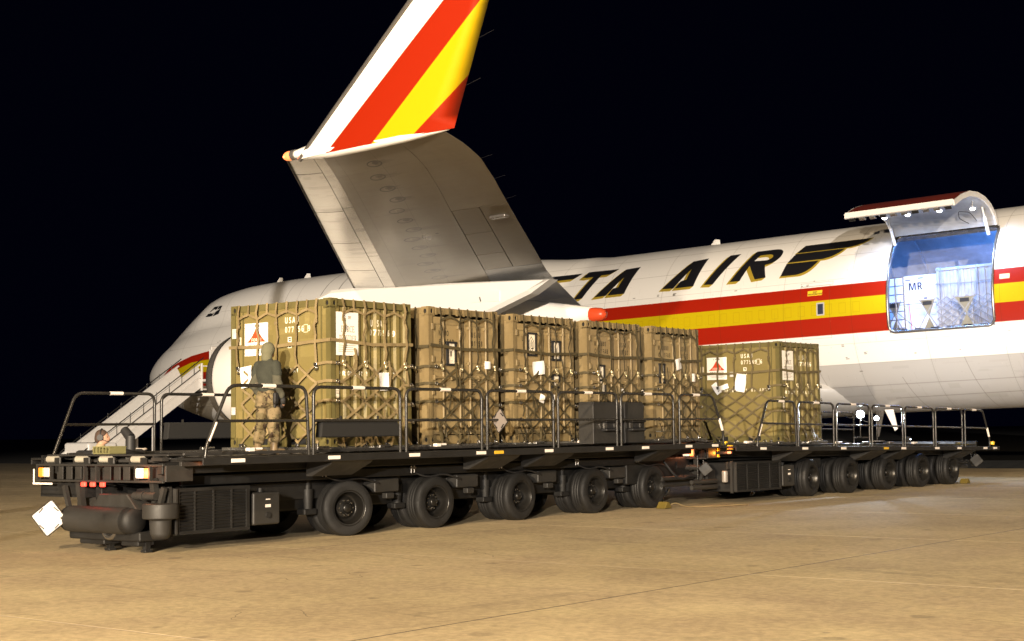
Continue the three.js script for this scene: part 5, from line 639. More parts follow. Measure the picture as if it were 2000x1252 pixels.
{
  const OL = [0.185, 0.148, 0.052], TN = [0.265, 0.198, 0.095], WHT = '#e9e2cf', BK = '#17130c';
  const greenLeft = (num, prop, seed) => paintTex(OL, seed, (g, S) => { stencil(g, 'USAU', 560, 95, 66, WHT); stencil(g, num, 560, 168, 60, WHT, 0.6); g.strokeStyle = WHT; g.lineWidth = 4; g.strokeRect(560 + 6 * 36 - 3, 138, 40, 58); for (const y of [225, 272]) { g.fillStyle = WHT; g.fillRect(596, y, 42, 40); g.fillStyle = BK; g.fillRect(603, y + 8, 28, 9); g.fillRect(610, y + 22, 20, 10); } stencil(g, prop, 250, 486, 44, WHT, 0.82); g.fillStyle = 'rgba(225,215,190,0.85)'; g.fillRect(20, 200, 46, 62); });
  const greenNear = (num, seed) => paintTex(OL, seed, (g, S) => { stencil(g, 'USA', 500, 112, 74, WHT, 0.95); stencil(g, num, 500, 186, 66, WHT, 0.72); stencil(g, 'PROPERTY  USARMY', 50, 520, 50, WHT, 1.05); g.fillStyle = '#d8d0bd'; g.fillRect(0, 640, 60, 70); g.fillStyle = '#7e7668'; g.fillRect(8, 655, 40, 6); g.fillRect(8, 672, 44, 6); });
  const doorTex = (L, R, seed, more) => paintTex([[0, 0, 0], [0.02, 0.012, 0.004], [-0.02, -0.012, 0.0], [0.012, 0.016, 0.012]][seed % 4].map((d, i) => TN[i] + d), seed, (g, S) => { L.forEach((s, i) => stencil(g, s, 100, 140 + i * 76, 66, BK, 0.66)); R.forEach((s, i) => stencil(g, s, 640, 140 + i * 76, 66, BK, 0.62)); g.fillStyle = 'rgba(30,24,14,0.55)'; for (let k = 0; k < 6; k++) g.fillRect(610, 560 + k * 22, 130 - 40 * (k % 2), 5); if (more) more(g); });
  const fsign = t => decal(t, 'placard', signM(forceSign), 0.58, 0.56, LEFT(-1.80, 1.84, -0.010)), fsign2 = t => decal(t, 'placard', signM(forceSign2), 0.52, 0.72, NEAR(0.38, 1.86, 0.008));
  const paper = (f, a, y, w, h, rz) => t => { const g = new THREE.PlaneGeometry(w, h, 6, 4); const p = g.attributes.position; for (let i = 0; i < p.count; i++) p.setZ(i, 0.03 * Math.sin(p.getX(i) * 14 + a * 9) * Math.cos(p.getY(i) * 9)); g.computeVertexNormals(); const m = new THREE.Mesh(g, new THREE.MeshStandardMaterial({ color: lin(0.85, 0.84, 0.82), roughness: 0.7, side: THREE.DoubleSide })); m.name = 'loose_document'; m.castShadow = m.receiveShadow = true; m.rotation.order = 'YXZ'; if (f) { m.rotation.y = -PI / 2; m.position.set(-0.055, y, -a); } else m.position.set(a, y, 0.075); m.rotation.z = rz; t.add(m); };
  const holder = (tex, x, y, w, h) => t => { const d = mesh(t, 'document_holder', [box(w + 0.07, 0.04, 0.03, x, y + h / 2, 0.0), box(w + 0.07, 0.04, 0.03, x, y - h / 2, 0.0), box(0.04, h, 0.03, x - w / 2, y, 0.0), box(0.04, h, 0.03, x + w / 2, y, 0.0)], M.black); decal(d, 'sheet', signM(tex), w - 0.02, h - 0.02, NEAR(x, y, -0.008)); };
  const g1 = 'netted containers on the near loader', B1 = 1.4916;
  container(0, 0, { base: B1, mat: M.olive, strap: M.strapTan, seed: 101, label: 'olive green corrugated container nearest the camera, soldier standing at it', palletLabel: 'metal pallet under the nearest green container', netLabel: 'strap net over the green container nearest the camera', leftTex: greenLeft('077556 9', 'PROPERTY ARMY', 1), doorTex: greenNear('077556 9', 2), extras: [fsign, fsign2, paper(1, 1.98, 1.20, 0.30, 0.36, 0.12), paper(0, 1.20, 1.08, 0.24, 0.30, 0.06), t => decal(t, 'sticker', M.paper, 0.10, 0.13, LEFT(-2.36, 0.62)), t => decal(t, 'sticker', M.paper, 0.10, 0.17, LEFT(-2.34, 1.96))] });
  const P = 2.44;
  const tanC = (i, label, pl, nl, tex, extras) => container(0, P * i, { base: B1, mat: M.tan, strap: M.strapOlive, seed: 200 + i * 7, doors: true, label, palletLabel: pl, netLabel: nl, doorTex: tex, extras });
  tanC(1, 'tan double-door container right beside the nearest green one', 'metal pallet under the tan container beside the green one', 'strap net over the tan container beside the nearest green one', doorTex(['NAMO', '6-1FAB'], ['USAU', '01158 1'], 12), [holder(sheet1, 0.62, 1.62, 0.22, 0.40), paper(0, 1.55, 1.43, 0.16, 0.14, 0)]);
  tanC(2, 'tan double-door container with black framed emblem, second tan one from the left', 'metal pallet under the tan container with the black framed emblem', 'strap net over the tan container with the black framed emblem', doorTex(['USAU'], ['9112', '058 4'], 13), [holder(emblem, 0.58, 1.88, 0.26, 0.42), holder(sheet1, 1.38, 1.78, 0.24, 0.36), holder(sheet1, 1.36, 1.18, 0.22, 0.24), paper(0, 0.70, 1.42, 0.34, 0.26, 0.1), paper(0, 0.78, 0.83, 0.12, 0.16, -0.4), paper(0, 1.22, 0.82, 0.05, 0.18, 0)]);
  tanC(3, 'tan double-door container behind the grey control cabinets', 'metal pallet under the tan container behind the control cabinets', 'strap net over the tan container behind the control cabinets', doorTex(['W38BB0', 'CO-1FAB'], ['USAU', '10702 8'], 14), [holder(sheet1, 0.50, 1.38, 0.20, 0.30), holder(sheet1, 0.52, 1.08, 0.22, 0.30), paper(0, 1.20, 1.0, 0.12, 0.12, 0)]);
  tanC(4, 'rightmost tan double-door container, beside the far green one', 'metal pallet under the rightmost tan container', 'strap net over the rightmost tan container', doorTex(['W38BB0', 'CO-1FAB'], ['USAU', '01133 0'], 15), [holder(sheet1, 0.40, 1.42, 0.18, 0.40), paper(0, 0.98, 1.64, 0.28, 0.24, 0.2), paper(0, 1.58, 1.35, 0.14, 0.18, 0)]);
  container(1, 0, { base: 1.355, mat: M.olive, strap: grimy(lin(0.20, 0.155, 0.072), 0.9), seed: 301, label: 'olive green container alone on the far loader below the aircraft', palletLabel: 'metal pallet under the far green container', netLabel: 'strap net over the green container on the far loader', leftTex: greenLeft('077549 6', 'PROPERTY OF US ARMY', 21), doorTex: greenNear('077549 6', 22), extras: [fsign, fsign2, paper(1, 1.78, 1.34, 0.16, 0.30, 0.6), paper(1, 1.58, 1.36, 0.28, 0.12, 0.3), paper(1, 1.08, 1.46, 0.28, 0.44, -0.15), t => decal(t, 'sticker', M.paper, 0.1, 0.12, LEFT(-1.36, 1.68))] });
}
console.log('containers done');

// ---------------------------------------------------------------- cargo already inside the aircraft
const bayThing = (name, label, cat, group, x, y, z) => { // stands on the bay floor: same turn and pitch as the aircraft
  const t = thing(name, label, cat, group); t.rotation.copy(plane.rotation); plane.updateMatrixWorld(true); t.position.copy(V(x, y, z).applyMatrix4(plane.matrixWorld)); return t; };
{
  const wm = grimy(lin(0.62, 0.63, 0.66), 0.6), y0 = 4.79;
  const c = bayThing('bay_container', 'white corrugated container under a net inside the aircraft door', 'container', null, 42.6, y0, 0.5);
  mesh(c, 'container_wall', [box(2.3, 2.2, 1.9, 1.15, 1.1, -1.0)], wm); for (let i = 0; i < 9; i++) mesh(c, 'wall_rib', rb(0.12, 2.1, 0.05, 0.18 + i * 0.245, 1.1, -0.03, 0.02), wm); mesh(c, 'top_rail', rb(2.34, 0.1, 0.1, 1.15, 2.22, -0.05, 0.02), wm); for (const x of [0.05, 2.25]) mesh(c, 'corner_post', rb(0.1, 2.3, 0.1, x, 1.15, -0.05, 0.02), wm);
  const n = bayThing('bay_net', 'pale strap net over the white container inside the aircraft', 'cargo net', null, 42.6, y0, 0.58), sm = grimy(lin(0.42, 0.40, 0.36), 0.9), r = rnd(77);
  for (const dir of [1, -1]) for (let i = -4; i < 7; i++) { const pts = []; for (let q = 0; q <= 5; q++) { const x = (i + dir * q) * 0.36, y = 1.25 - q * 0.25; if (x > -0.05 && x < 2.4) pts.push(V(x, y + 0.01 * r(), 0.02 * r())); } if (pts.length > 1) mesh(n, 'strap', ribbon(pts, 0.04, V(0, 0, 1)), sm); }
  for (let i = 0; i < 4; i++) mesh(n, 'vertical_strap', ribbon([V(0.2 + i * 0.62, 2.28, 0.0), V(0.24 + i * 0.62, 1.8, 0.03), V(0.16 + i * 0.62, 1.25, 0.02)], 0.035, V(0, 0, 1)), sm); mesh(n, 'belt_strap', ribbon([V(0, 1.72, 0.02), V(1.2, 1.68, 0.03), V(2.3, 1.72, 0.02)], 0.04, V(0, 0, 1)), sm);
  const mrTex = canvasTex(512, 512, (g, S) => { g.fillStyle = '#dfe1e6'; g.fillRect(0, 0, S, S); g.fillStyle = '#15182e'; g.font = 'bold 88px sans-serif'; g.fillText('MR', 225, 122); g.fillStyle = '#5a5c66'; g.fillRect(365, 190, 34, 14); g.fillRect(200, 30, 50, 10); g.fillRect(320, 20, 50, 10); const q = rnd(2); for (let k = 0; k < 60; k++) { g.fillStyle = `rgba(90,90,110,${0.05 + 0.1 * q()})`; g.fillRect(q() * S, q() * S, 2 + 10 * q(), 1 + 6 * q()); } });
  const b = bayThing('lettered_partition', 'white partition panel lettered MR inside the aircraft door', 'partition', null, 40.5, y0, 0.0);
  const pg = new THREE.BoxGeometry(2.0, 2.15, 0.08); const pm = new THREE.Mesh(pg, [wm, wm, wm, wm, mat(lin(1, 1, 1), 0.6, 0, { map: mrTex }), wm]); pm.name = 'panel'; pm.position.set(1.0, 1.08, 0); pm.castShadow = pm.receiveShadow = true; b.add(pm); mesh(b, 'stanchion', [pipe([V(1.06, 0, 0.3), V(0.98, 1.2, 0.3)], 0.012, 0, 6)], M.redPaint); { const win = mesh(b, 'lit_panel', box(0.34, 0.36, 0.02, 1.62, 1.62, 0.055), glow(0.95, 0.97, 1, 1.6)); }
  mesh(b, 'tensioned_cord', [pipe([V(0.3, 1.15, 0.5), V(1.5, 0.1, 0.6)], 0.012, 0, 5), pipe([V(0.2, 1.12, 0.5), V(2.1, 1.10, 0.6)], 0.012, 0, 5)], M.strapOlive);
  const tm = grimy(lin(0.36, 0.31, 0.19), 0.9, 0, { side: THREE.DoubleSide });
  for (const [x, w, lab] of [[41.35, 0.5, 'tan triangular net gusset at the left edge of the door'], [42.55, 0.55, 'tan triangular net gusset in front of the lettered partition'], [43.85, 0.7, 'tan triangular net gusset in front of the white bay container']]) { const g = bayThing('net_gusset', lab, 'cargo net', 'tan net gussets inside the door', x, y0, 1.3); for (const s of [1, -1]) { const tri = extr(s > 0 ? [[-w / 2, 1.15], [w / 2, 1.15], [0.05, 0.55]] : [[0.05, 0.55], [-w * 0.35, 0.05], [w * 0.5, 0.05]], 0.006); mesh(g, 'gusset', tri, tm); } mesh(g, 'label_patch', box(0.32, 0.13, 0.01, 0, 1.03, 0.012), M.chassisGrey); for (const s of [1, -1]) mesh(g, 'strap', ribbon([V(-s * w * 0.55, 1.2, 0.01), V(s * w * 0.8, 0.0, 0.01)], 0.035, V(0, 0, 1)), sm); }
  const rk = bayThing('bay_ladder_rack', 'grey metal rack with rungs at the left edge of the door', 'rack', null, 41.32, y0, 1.75); for (const x of [0, 0.3, 0.6]) mesh(rk, 'upright', rb(0.05, 1.95, 0.05, x, 0.98, 0, 0.01), M.lipMetal); for (let i = 0; i < 7; i++) mesh(rk, 'rung', rb(0.6, 0.035, 0.035, 0.3, 0.2 + i * 0.29, 0.01 + 0.02 * (i % 2), 0.01), M.lipMetal);
}

// ---------------------------------------------------------------- mobile passenger stairs at the nose door
{
  const [sx, sz] = acWorld(9.3, 0), t = thing('boarding_stairs', 'white mobile boarding stairs standing at the forward aircraft door', 'boarding stairs', null, [sx, 0, sz], ARY);
  const W = 1.45, zT = 5.7, yT = 4.93, zB = 12.0, yB = 0.97, n = 23, sl = Math.atan2(yT - yB, zB - zT), len = Math.hypot(yT - yB, zB - zT), mz = (zT + zB) / 2, my = (yT + yB) / 2;
  for (const s of [-1, 1]) { mesh(t, 'stringer', [box(0.08, 0.42, len + 0.2, s * W / 2, my - 0.86, mz, sl), box(0.12, 0.05, len + 0.2, s * W / 2, my - 0.60, mz, sl)], M.white); mesh(t, 'balustrade_panel', box(0.05, 0.44, len, s * W / 2, my - 0.30, mz, sl), M.white); mesh(t, 'capping', box(0.09, 0.06, len, s * W / 2, my - 0.04, mz, sl), M.white);
    const hx = s * (W / 2 + 0.05), hr = mesh(t, 'handrail', pipe([V(hx, yT + 0.28, zT - 0.2), V(hx, yB + 0.16, zB - 0.1), V(hx, yB - 0.1, zB + 0.1)], 0.025, 0.1, 8), M.rail); mesh(hr, 'lower_handrail', pipe([V(hx, yT - 0.28, zT), V(hx, yB - 0.25, zB - 0.1)], 0.02, 0, 8), M.rail); for (let i = 0; i < 9; i++) { const q = (i + 0.5) / 9; mesh(hr, 'handrail_post', pipe([V(hx, lerp(yT, yB, q) - 0.3, lerp(zT, zB, q)), V(hx, lerp(yT, yB, q) + 0.23, lerp(zT, zB, q))], 0.014, 0, 6), M.rail); } }
  for (let i = 0; i < n; i++) { const q = (i + 0.5) / n; mesh(t, 'tread', box(W - 0.1, 0.04, 0.32, 0, Math.max(0.1, lerp(yT, yB, q) - 0.75), lerp(zT, zB, q)), M.lipMetal); }
  mesh(t, 'landing', rb(W + 0.3, 0.12, 1.9, 0, yT - 0.75, zT - 1.0, 0.02), M.white);
  mesh(t, 'side_screen', rb(0.06, 0.62, 1.05, W / 2 + 0.1, yT + 0.50, zT - 1.12, 0.03), M.white);
  for (const s of [1]) mesh(t, 'landing_frame', [rb(0.08, 1.25, 0.08, s * (W / 2 + 0.1), yT - 0.6, zT - 0.05, 0.01), rb(0.08, 1.9, 0.08, s * (W / 2 + 0.1), yT - 0.3, zT - 0.55, 0.01), rb(0.06, 0.06, 0.5, s * (W / 2 + 0.1), yT - 1.15, zT - 0.3, 0.01), rb(0.06, 0.06, 0.5, s * (W / 2 + 0.1), yT - 0.1, zT - 0.3, 0.01)], M.white);
  mesh(t, 'bumper_foot', box(W + 0.4, 0.07, 0.8, 0, yT - 1.25, zT - 0.4), M.black);
  for (const [z, y] of [[8.15, 2.55], [10.2, 1.3]]) for (const s of [-1, 1]) mesh(t, 'support_leg', [rb(0.13, y - 0.5, 0.13, s * 0.6, (y + 0.5) / 2, z, 0.02), rb(0.18, 0.16, 0.2, s * 0.6, y - 0.08, z, 0.03)], M.white);
  mesh(t, 'base_frame', [rb(1.7, 0.3, 5.2, 0, 0.62, 9.0, 0.05)], M.white); mesh(t, 'driver_housing', [rb(1.7, 0.75, 1.5, 0, 1.1, 11.0, 0.12)], M.white);
  for (const z of [7.3, 10.9]) for (const s of [-1, 1]) { const w = mesh(t, 'wheel', lathe([[0.1, -0.1], [0.33, -0.11], [0.36, -0.07], [0.36, 0.07], [0.33, 0.11], [0.1, 0.1]], 'x', s * 0.8, 0.36, z, 24), M.tyre); mesh(w, 'hub', cyl(0.16, 0.16, 0.22, 'x', s * 0.8, 0.36, z, 16), M.rim); }
}

// ---------------------------------------------------------------- people
function sdfMesh(prims, cell, k = 0.03) { // surface nets over a smooth union of tapered capsules / ellipsoids
  const lo = V(1e9, 1e9, 1e9), hi = V(-1e9, -1e9, -1e9);
  for (const p of prims) { const R = p.e ? Math.max(p.e.x, p.e.y, p.e.z) : Math.max(p.ra, p.rb); for (const q of [p.a, p.b || p.a]) { lo.min(q.clone().subScalar(R + 3 * cell)); hi.max(q.clone().addScalar(R + 3 * cell)); } }
  const nx = Math.ceil((hi.x - lo.x) / cell) + 1, ny = Math.ceil((hi.y - lo.y) / cell) + 1, nz = Math.ceil((hi.z - lo.z) / cell) + 1, f = new Float32Array(nx * ny * nz), ID = (i, j, l) => (l * ny + j) * nx + i;
  const pr = prims.map(p => p.e ? p : { ...p, d: p.b.clone().sub(p.a), l2: p.b.clone().sub(p.a).lengthSq() || 1e-9 });
  for (let l = 0; l < nz; l++) for (let j = 0; j < ny; j++) for (let i = 0; i < nx; i++) { const x = lo.x + i * cell, y = lo.y + j * cell, z = lo.z + l * cell; let d = 1e9;
    for (const p of pr) { let q; if (p.e) { const dx = (x - p.a.x) / p.e.x, dy = (y - p.a.y) / p.e.y, dz = (z - p.a.z) / p.e.z, m = Math.sqrt(dx * dx + dy * dy + dz * dz); q = (m - 1) * Math.min(p.e.x, p.e.y, p.e.z); } else { const ax = x - p.a.x, ay = y - p.a.y, az = z - p.a.z, t = clamp((ax * p.d.x + ay * p.d.y + az * p.d.z) / p.l2, 0, 1), bx = ax - p.d.x * t, by = ay - p.d.y * t, bz = az - p.d.z * t; q = Math.sqrt(bx * bx + by * by + bz * bz) - lerp(p.ra, p.rb, t); } const h = Math.max(k - Math.abs(d - q), 0) / k; d = Math.min(d, q) - h * h * k * 0.25; }
    f[ID(i, j, l)] = d; }
  const vid = new Int32Array(nx * ny * nz).fill(-1), pos = [], idx = [];
  for (let l = 0; l < nz - 1; l++) for (let j = 0; j < ny - 1; j++) for (let i = 0; i < nx - 1; i++) { let sx = 0, sy = 0, sz = 0, c = 0; const v = (a, b, e) => f[ID(i + a, j + b, l + e)]; for (const [a, b] of EDG) { const p = CRN[a], q = CRN[b], va = v(...p), vb = v(...q); if ((va < 0) !== (vb < 0)) { const t = va / (va - vb); sx += p[0] + (q[0] - p[0]) * t; sy += p[1] + (q[1] - p[1]) * t; sz += p[2] + (q[2] - p[2]) * t; c++; } } if (c) { vid[ID(i, j, l)] = pos.length / 3; pos.push(lo.x + (i + sx / c) * cell, lo.y + (j + sy / c) * cell, lo.z + (l + sz / c) * cell); } }
  const quad = (a, b, c, d, flip) => flip ? idx.push(a, c, b, b, c, d) : idx.push(a, b, c, b, d, c);
  for (let l = 1; l < nz - 1; l++) for (let j = 1; j < ny - 1; j++) for (let i = 1; i < nx - 1; i++) { const s = f[ID(i, j, l)] < 0; if (s !== (f[ID(i + 1, j, l)] < 0)) quad(vid[ID(i, j - 1, l - 1)], vid[ID(i, j, l - 1)], vid[ID(i, j - 1, l)], vid[ID(i, j, l)], !s); if (s !== (f[ID(i, j + 1, l)] < 0)) quad(vid[ID(i - 1, j, l - 1)], vid[ID(i, j, l - 1)], vid[ID(i - 1, j, l)], vid[ID(i, j, l)], s); if (s !== (f[ID(i, j, l + 1)] < 0)) quad(vid[ID(i - 1, j - 1, l)], vid[ID(i, j - 1, l)], vid[ID(i - 1, j, l)], vid[ID(i, j, l)], !s); }
  const g = new THREE.BufferGeometry(); g.setAttribute('position', new THREE.Float32BufferAttribute(pos, 3)); g.setIndex(idx); g.computeVertexNormals(); return g;
}
const CRN = [[0, 0, 0], [1, 0, 0], [0, 1, 0], [1, 1, 0], [0, 0, 1], [1, 0, 1], [0, 1, 1], [1, 1, 1]], EDG = [[0, 1], [2, 3], [4, 5], [6, 7], [0, 2], [1, 3], [4, 6], [5, 7], [0, 4], [1, 5], [2, 6], [3, 7]];
function wrinkle(g, amp, fy = 26) { const p = g.attributes.position, n = g.attributes.normal; for (let i = 0; i < p.count; i++) { const x = p.getX(i), y = p.getY(i), z = p.getZ(i), d = amp * (Math.sin(y * fy + 5 * Math.sin(z * 9 + x * 7)) * 0.6 + Math.sin(y * fy * 1.9 + x * 31 + z * 17) * 0.4); p.setXYZ(i, x + n.getX(i) * d, y + n.getY(i) * d, z + n.getZ(i) * d); } g.computeVertexNormals(); return g; }
const cap = (a, b, ra, rb = ra) => ({ a: V(...a), b: V(...b), ra, rb }), ell = (a, e) => ({ a: V(...a), e: V(...e) });
const camo = dataTex(512, (x, y) => { const a = fb1(x, y), b = fb2(x + 90, y + 30), c = fb2(y, x); const base = a > 0.54 ? [0.58, 0.52, 0.40] : b > 0.53 ? [0.36, 0.31, 0.22] : [0.49, 0.45, 0.33]; return c > 0.60 ? [0.26, 0.20, 0.14] : base; }, true, 1.6);
const MP = { skin: mat(lin(0.42, 0.24, 0.16), 0.6), fleece: mat(lin(0.058, 0.062, 0.045), 0.95, 0, { map: grimeTex, bumpMap: scratchBump, bumpScale: 0.004 }), sleeve: mat(lin(0.115, 0.11, 0.075), 0.95, 0, { map: grimeTex }), camo: mat(lin(0.62, 0.59, 0.53), 0.9, 0, { map: camo, bumpMap: scratchBump, bumpScale: 0.003 }), boot: grimy(lin(0.27, 0.19, 0.10), 0.85), beanie: mat(lin(0.13, 0.125, 0.075), 0.97, 0, { bumpMap: scratchBump, bumpScale: 0.005 }), glove: mat(lin(0.02, 0.02, 0.02), 0.8), belt: grimy(lin(0.45, 0.40, 0.30), 0.7), hair: mat(lin(0.05, 0.03, 0.02), 0.8), tanCloth: mat(lin(0.42, 0.33, 0.19), 0.9, 0, { map: grimeTex }) };
function hand(x, y, z, s, fwd) { // relaxed curled hand hanging down; s = +1/-1 thumb side towards fwd(x)
  const P = [cap([x, y, z], [x + 0.01 * fwd, y - 0.075, z], 0.034, 0.036), cap([x + 0.02, y - 0.02, z], [x + 0.055, y - 0.065, z - 0.01 * s], 0.014, 0.011), cap([x + 0.055, y - 0.065, z - 0.01 * s], [x + 0.062, y - 0.1, z - 0.016 * s], 0.011, 0.009)];
  [[-0.028, 0.058], [-0.008, 0.075], [0.012, 0.078], [0.031, 0.066]].forEach(([dx, L]) => { const a = [x + dx + 0.008, y - 0.09, z], b = [x + dx + 0.012, y - 0.09 - L * 0.55, z - 0.012 * s], c = [x + dx + 0.018, y - 0.09 - L * 0.95, z - 0.035 * s]; P.push(cap(a, b, 0.0105, 0.0095), cap(b, c, 0.0095, 0.008)); }); return P; }
{ // soldier standing at the nearest container, back to the camera; local x forward, z to his right
  const t = thing('person', 'person in beanie, dark green fleece and camouflage trousers facing the nearest container', 'person', null, ldPos(0, -0.78, 1.379, 0.66), ldRY(0) + 0.06);
  const skin = [ell([0.03, 1.665, 0], [0.088, 0.115, 0.077]), ell([0.075, 1.625, 0], [0.05, 0.06, 0.05]), ell([0.122, 1.652, 0], [0.018, 0.028, 0.013]), ell([0.11, 1.605, 0], [0.012, 0.01, 0.026]), ell([0.015, 1.655, 0.08], [0.018, 0.032, 0.012]), ell([0.015, 1.655, -0.08], [0.018, 0.032, 0.012]), cap([-0.005, 1.46, 0], [0.015, 1.6, 0], 0.06, 0.058), cap([0, 1.05, 0], [0, 1.4, 0], 0.11, 0.12)];
  for (const s of [1, -1]) { skin.push(cap([-0.01, 1.43, 0.17 * s], [-0.04, 1.14, 0.235 * s], 0.05, 0.042), cap([-0.04, 1.14, 0.235 * s], [0.09, 0.93, 0.235 * s], 0.04, 0.03), cap([0, 0.95, 0.09 * s], [0.0, 0.5, 0.14 * s], 0.085, 0.06), cap([0, 0.5, 0.14 * s], [-0.03, 0.12, 0.18 * s], 0.055, 0.04)); skin.push(...hand(0.10, 0.92, 0.235 * s, s, 1)); }
  const body = mesh(t, 'body', sdfMesh(skin, 0.011, 0.022), MP.skin);
  for (const s of [1, -1]) mesh(body, 'eye', new THREE.SphereGeometry(0.012, 10, 8).translate(0.106, 1.668, 0.03 * s), M.black);
  const jk = [ell([-0.01, 1.33, 0], [0.145, 0.20, 0.20]), cap([0, 1.08, 0], [-0.005, 1.3, 0], 0.15, 0.155), cap([-0.01, 1.42, -0.16], [-0.01, 1.42, 0.16], 0.085, 0.085), cap([-0.005, 1.44, 0], [0.005, 1.53, 0], 0.09, 0.075)];
  mesh(t, 'fleece_jacket', wrinkle(sdfMesh(jk, 0.012, 0.06), 0.006, 24), MP.fleece);
  for (const s of [1, -1]) { mesh(t, 'sleeve', sdfMesh([cap([-0.01, 1.42, 0.19 * s], [-0.05, 1.13, 0.265 * s], 0.082, 0.068), cap([-0.05, 1.13, 0.265 * s], [0.07, 0.95, 0.245 * s], 0.066, 0.05), ell([-0.05, 1.13, 0.265 * s], [0.072, 0.07, 0.072])], 0.012, 0.04), MP.sleeve).geometry; wrinkle(t.children[t.children.length - 1].geometry, 0.006, 34); mesh(t, 'shoulder_patch', sdfMesh([cap([-0.01, 1.435, 0.185 * s], [-0.03, 1.30, 0.235 * s], 0.089, 0.080)], 0.013, 0.02), MP.fleece); mesh(t, 'glove', sdfMesh(hand(0.10, 0.92, 0.235 * s, s, 1).map(p => ({ ...p, ra: p.ra + 0.006, rb: p.rb + 0.006 })), 0.006, 0.008), MP.glove); }
  const tr = [ell([-0.01, 0.96, 0], [0.135, 0.13, 0.175]), ell([-0.06, 0.90, 0.08], [0.10, 0.12, 0.10]), ell([-0.06, 0.90, -0.08], [0.10, 0.12, 0.10])];
  for (const s of [1, -1]) tr.push(cap([-0.01, 0.88, 0.09 * s], [0.0, 0.5, 0.135 * s], 0.112, 0.088), cap([0, 0.5, 0.135 * s], [-0.03, 0.24, 0.165 * s], 0.090, 0.092), ell([0.02, 0.66, 0.20 * s], [0.08, 0.10, 0.045]), ell([-0.03, 0.24, 0.165 * s], [0.088, 0.055, 0.085]), ell([-0.05, 0.44, 0.14 * s], [0.075, 0.03, 0.09]), ell([-0.05, 0.78, 0.10 * s], [0.10, 0.025, 0.10]));
  mesh(t, 'trousers', wrinkle(sdfMesh(tr, 0.011, 0.03), 0.009, 30), MP.camo);
  for (const s of [1, -1]) mesh(t, 'boot', sdfMesh([cap([-0.035, 0.28, 0.168 * s], [-0.045, 0.09, 0.18 * s], 0.062, 0.058), cap([-0.06, 0.055, 0.18 * s], [0.14, 0.045, 0.205 * s], 0.05, 0.045), cap([-0.07, 0.022, 0.18 * s], [0.15, 0.022, 0.205 * s], 0.024, 0.024)], 0.011, 0.025), MP.boot);
  mesh(t, 'beanie', sdfMesh([ell([0.015, 1.72, 0], [0.108, 0.105, 0.098]), ell([0.0, 1.67, 0], [0.112, 0.07, 0.102]), cap([-0.02, 1.56, 0], [-0.01, 1.68, 0], 0.088, 0.09)], 0.010, 0.03), MP.beanie);
  const bp = Array.from({ length: 33 }, (_, k) => { const a = k / 32 * 2 * PI; return V(-0.005 + 0.168 * Math.cos(a), 1.115 - 0.055 * Math.sin(a), 0.182 * Math.sin(a)); }); mesh(t, 'belt', sweep(bp, [[-0.026, -0.004], [0.026, -0.004], [0.026, 0.006], [-0.026, 0.006]], null, false), MP.belt);
  mesh(t, 'belt_buckle', [rb(0.02, 0.05, 0.05, -0.172, 1.09, 0.07, 0.006), rb(0.02, 0.04, 0.04, -0.165, 1.085, 0.125, 0.006)], M.steel);
  mesh(t, 'holster_pouch', [rb(0.09, 0.19, 0.06, -0.05, 0.90, 0.225, 0.02), rb(0.07, 0.13, 0.05, 0.03, 0.95, 0.21, 0.02), rb(0.05, 0.10, 0.04, -0.06, 0.80, 0.215, 0.015)], M.black); mesh(t, 'radio_pouch', rb(0.07, 0.15, 0.05, 0.0, 0.88, -0.225, 0.02), M.black);
}
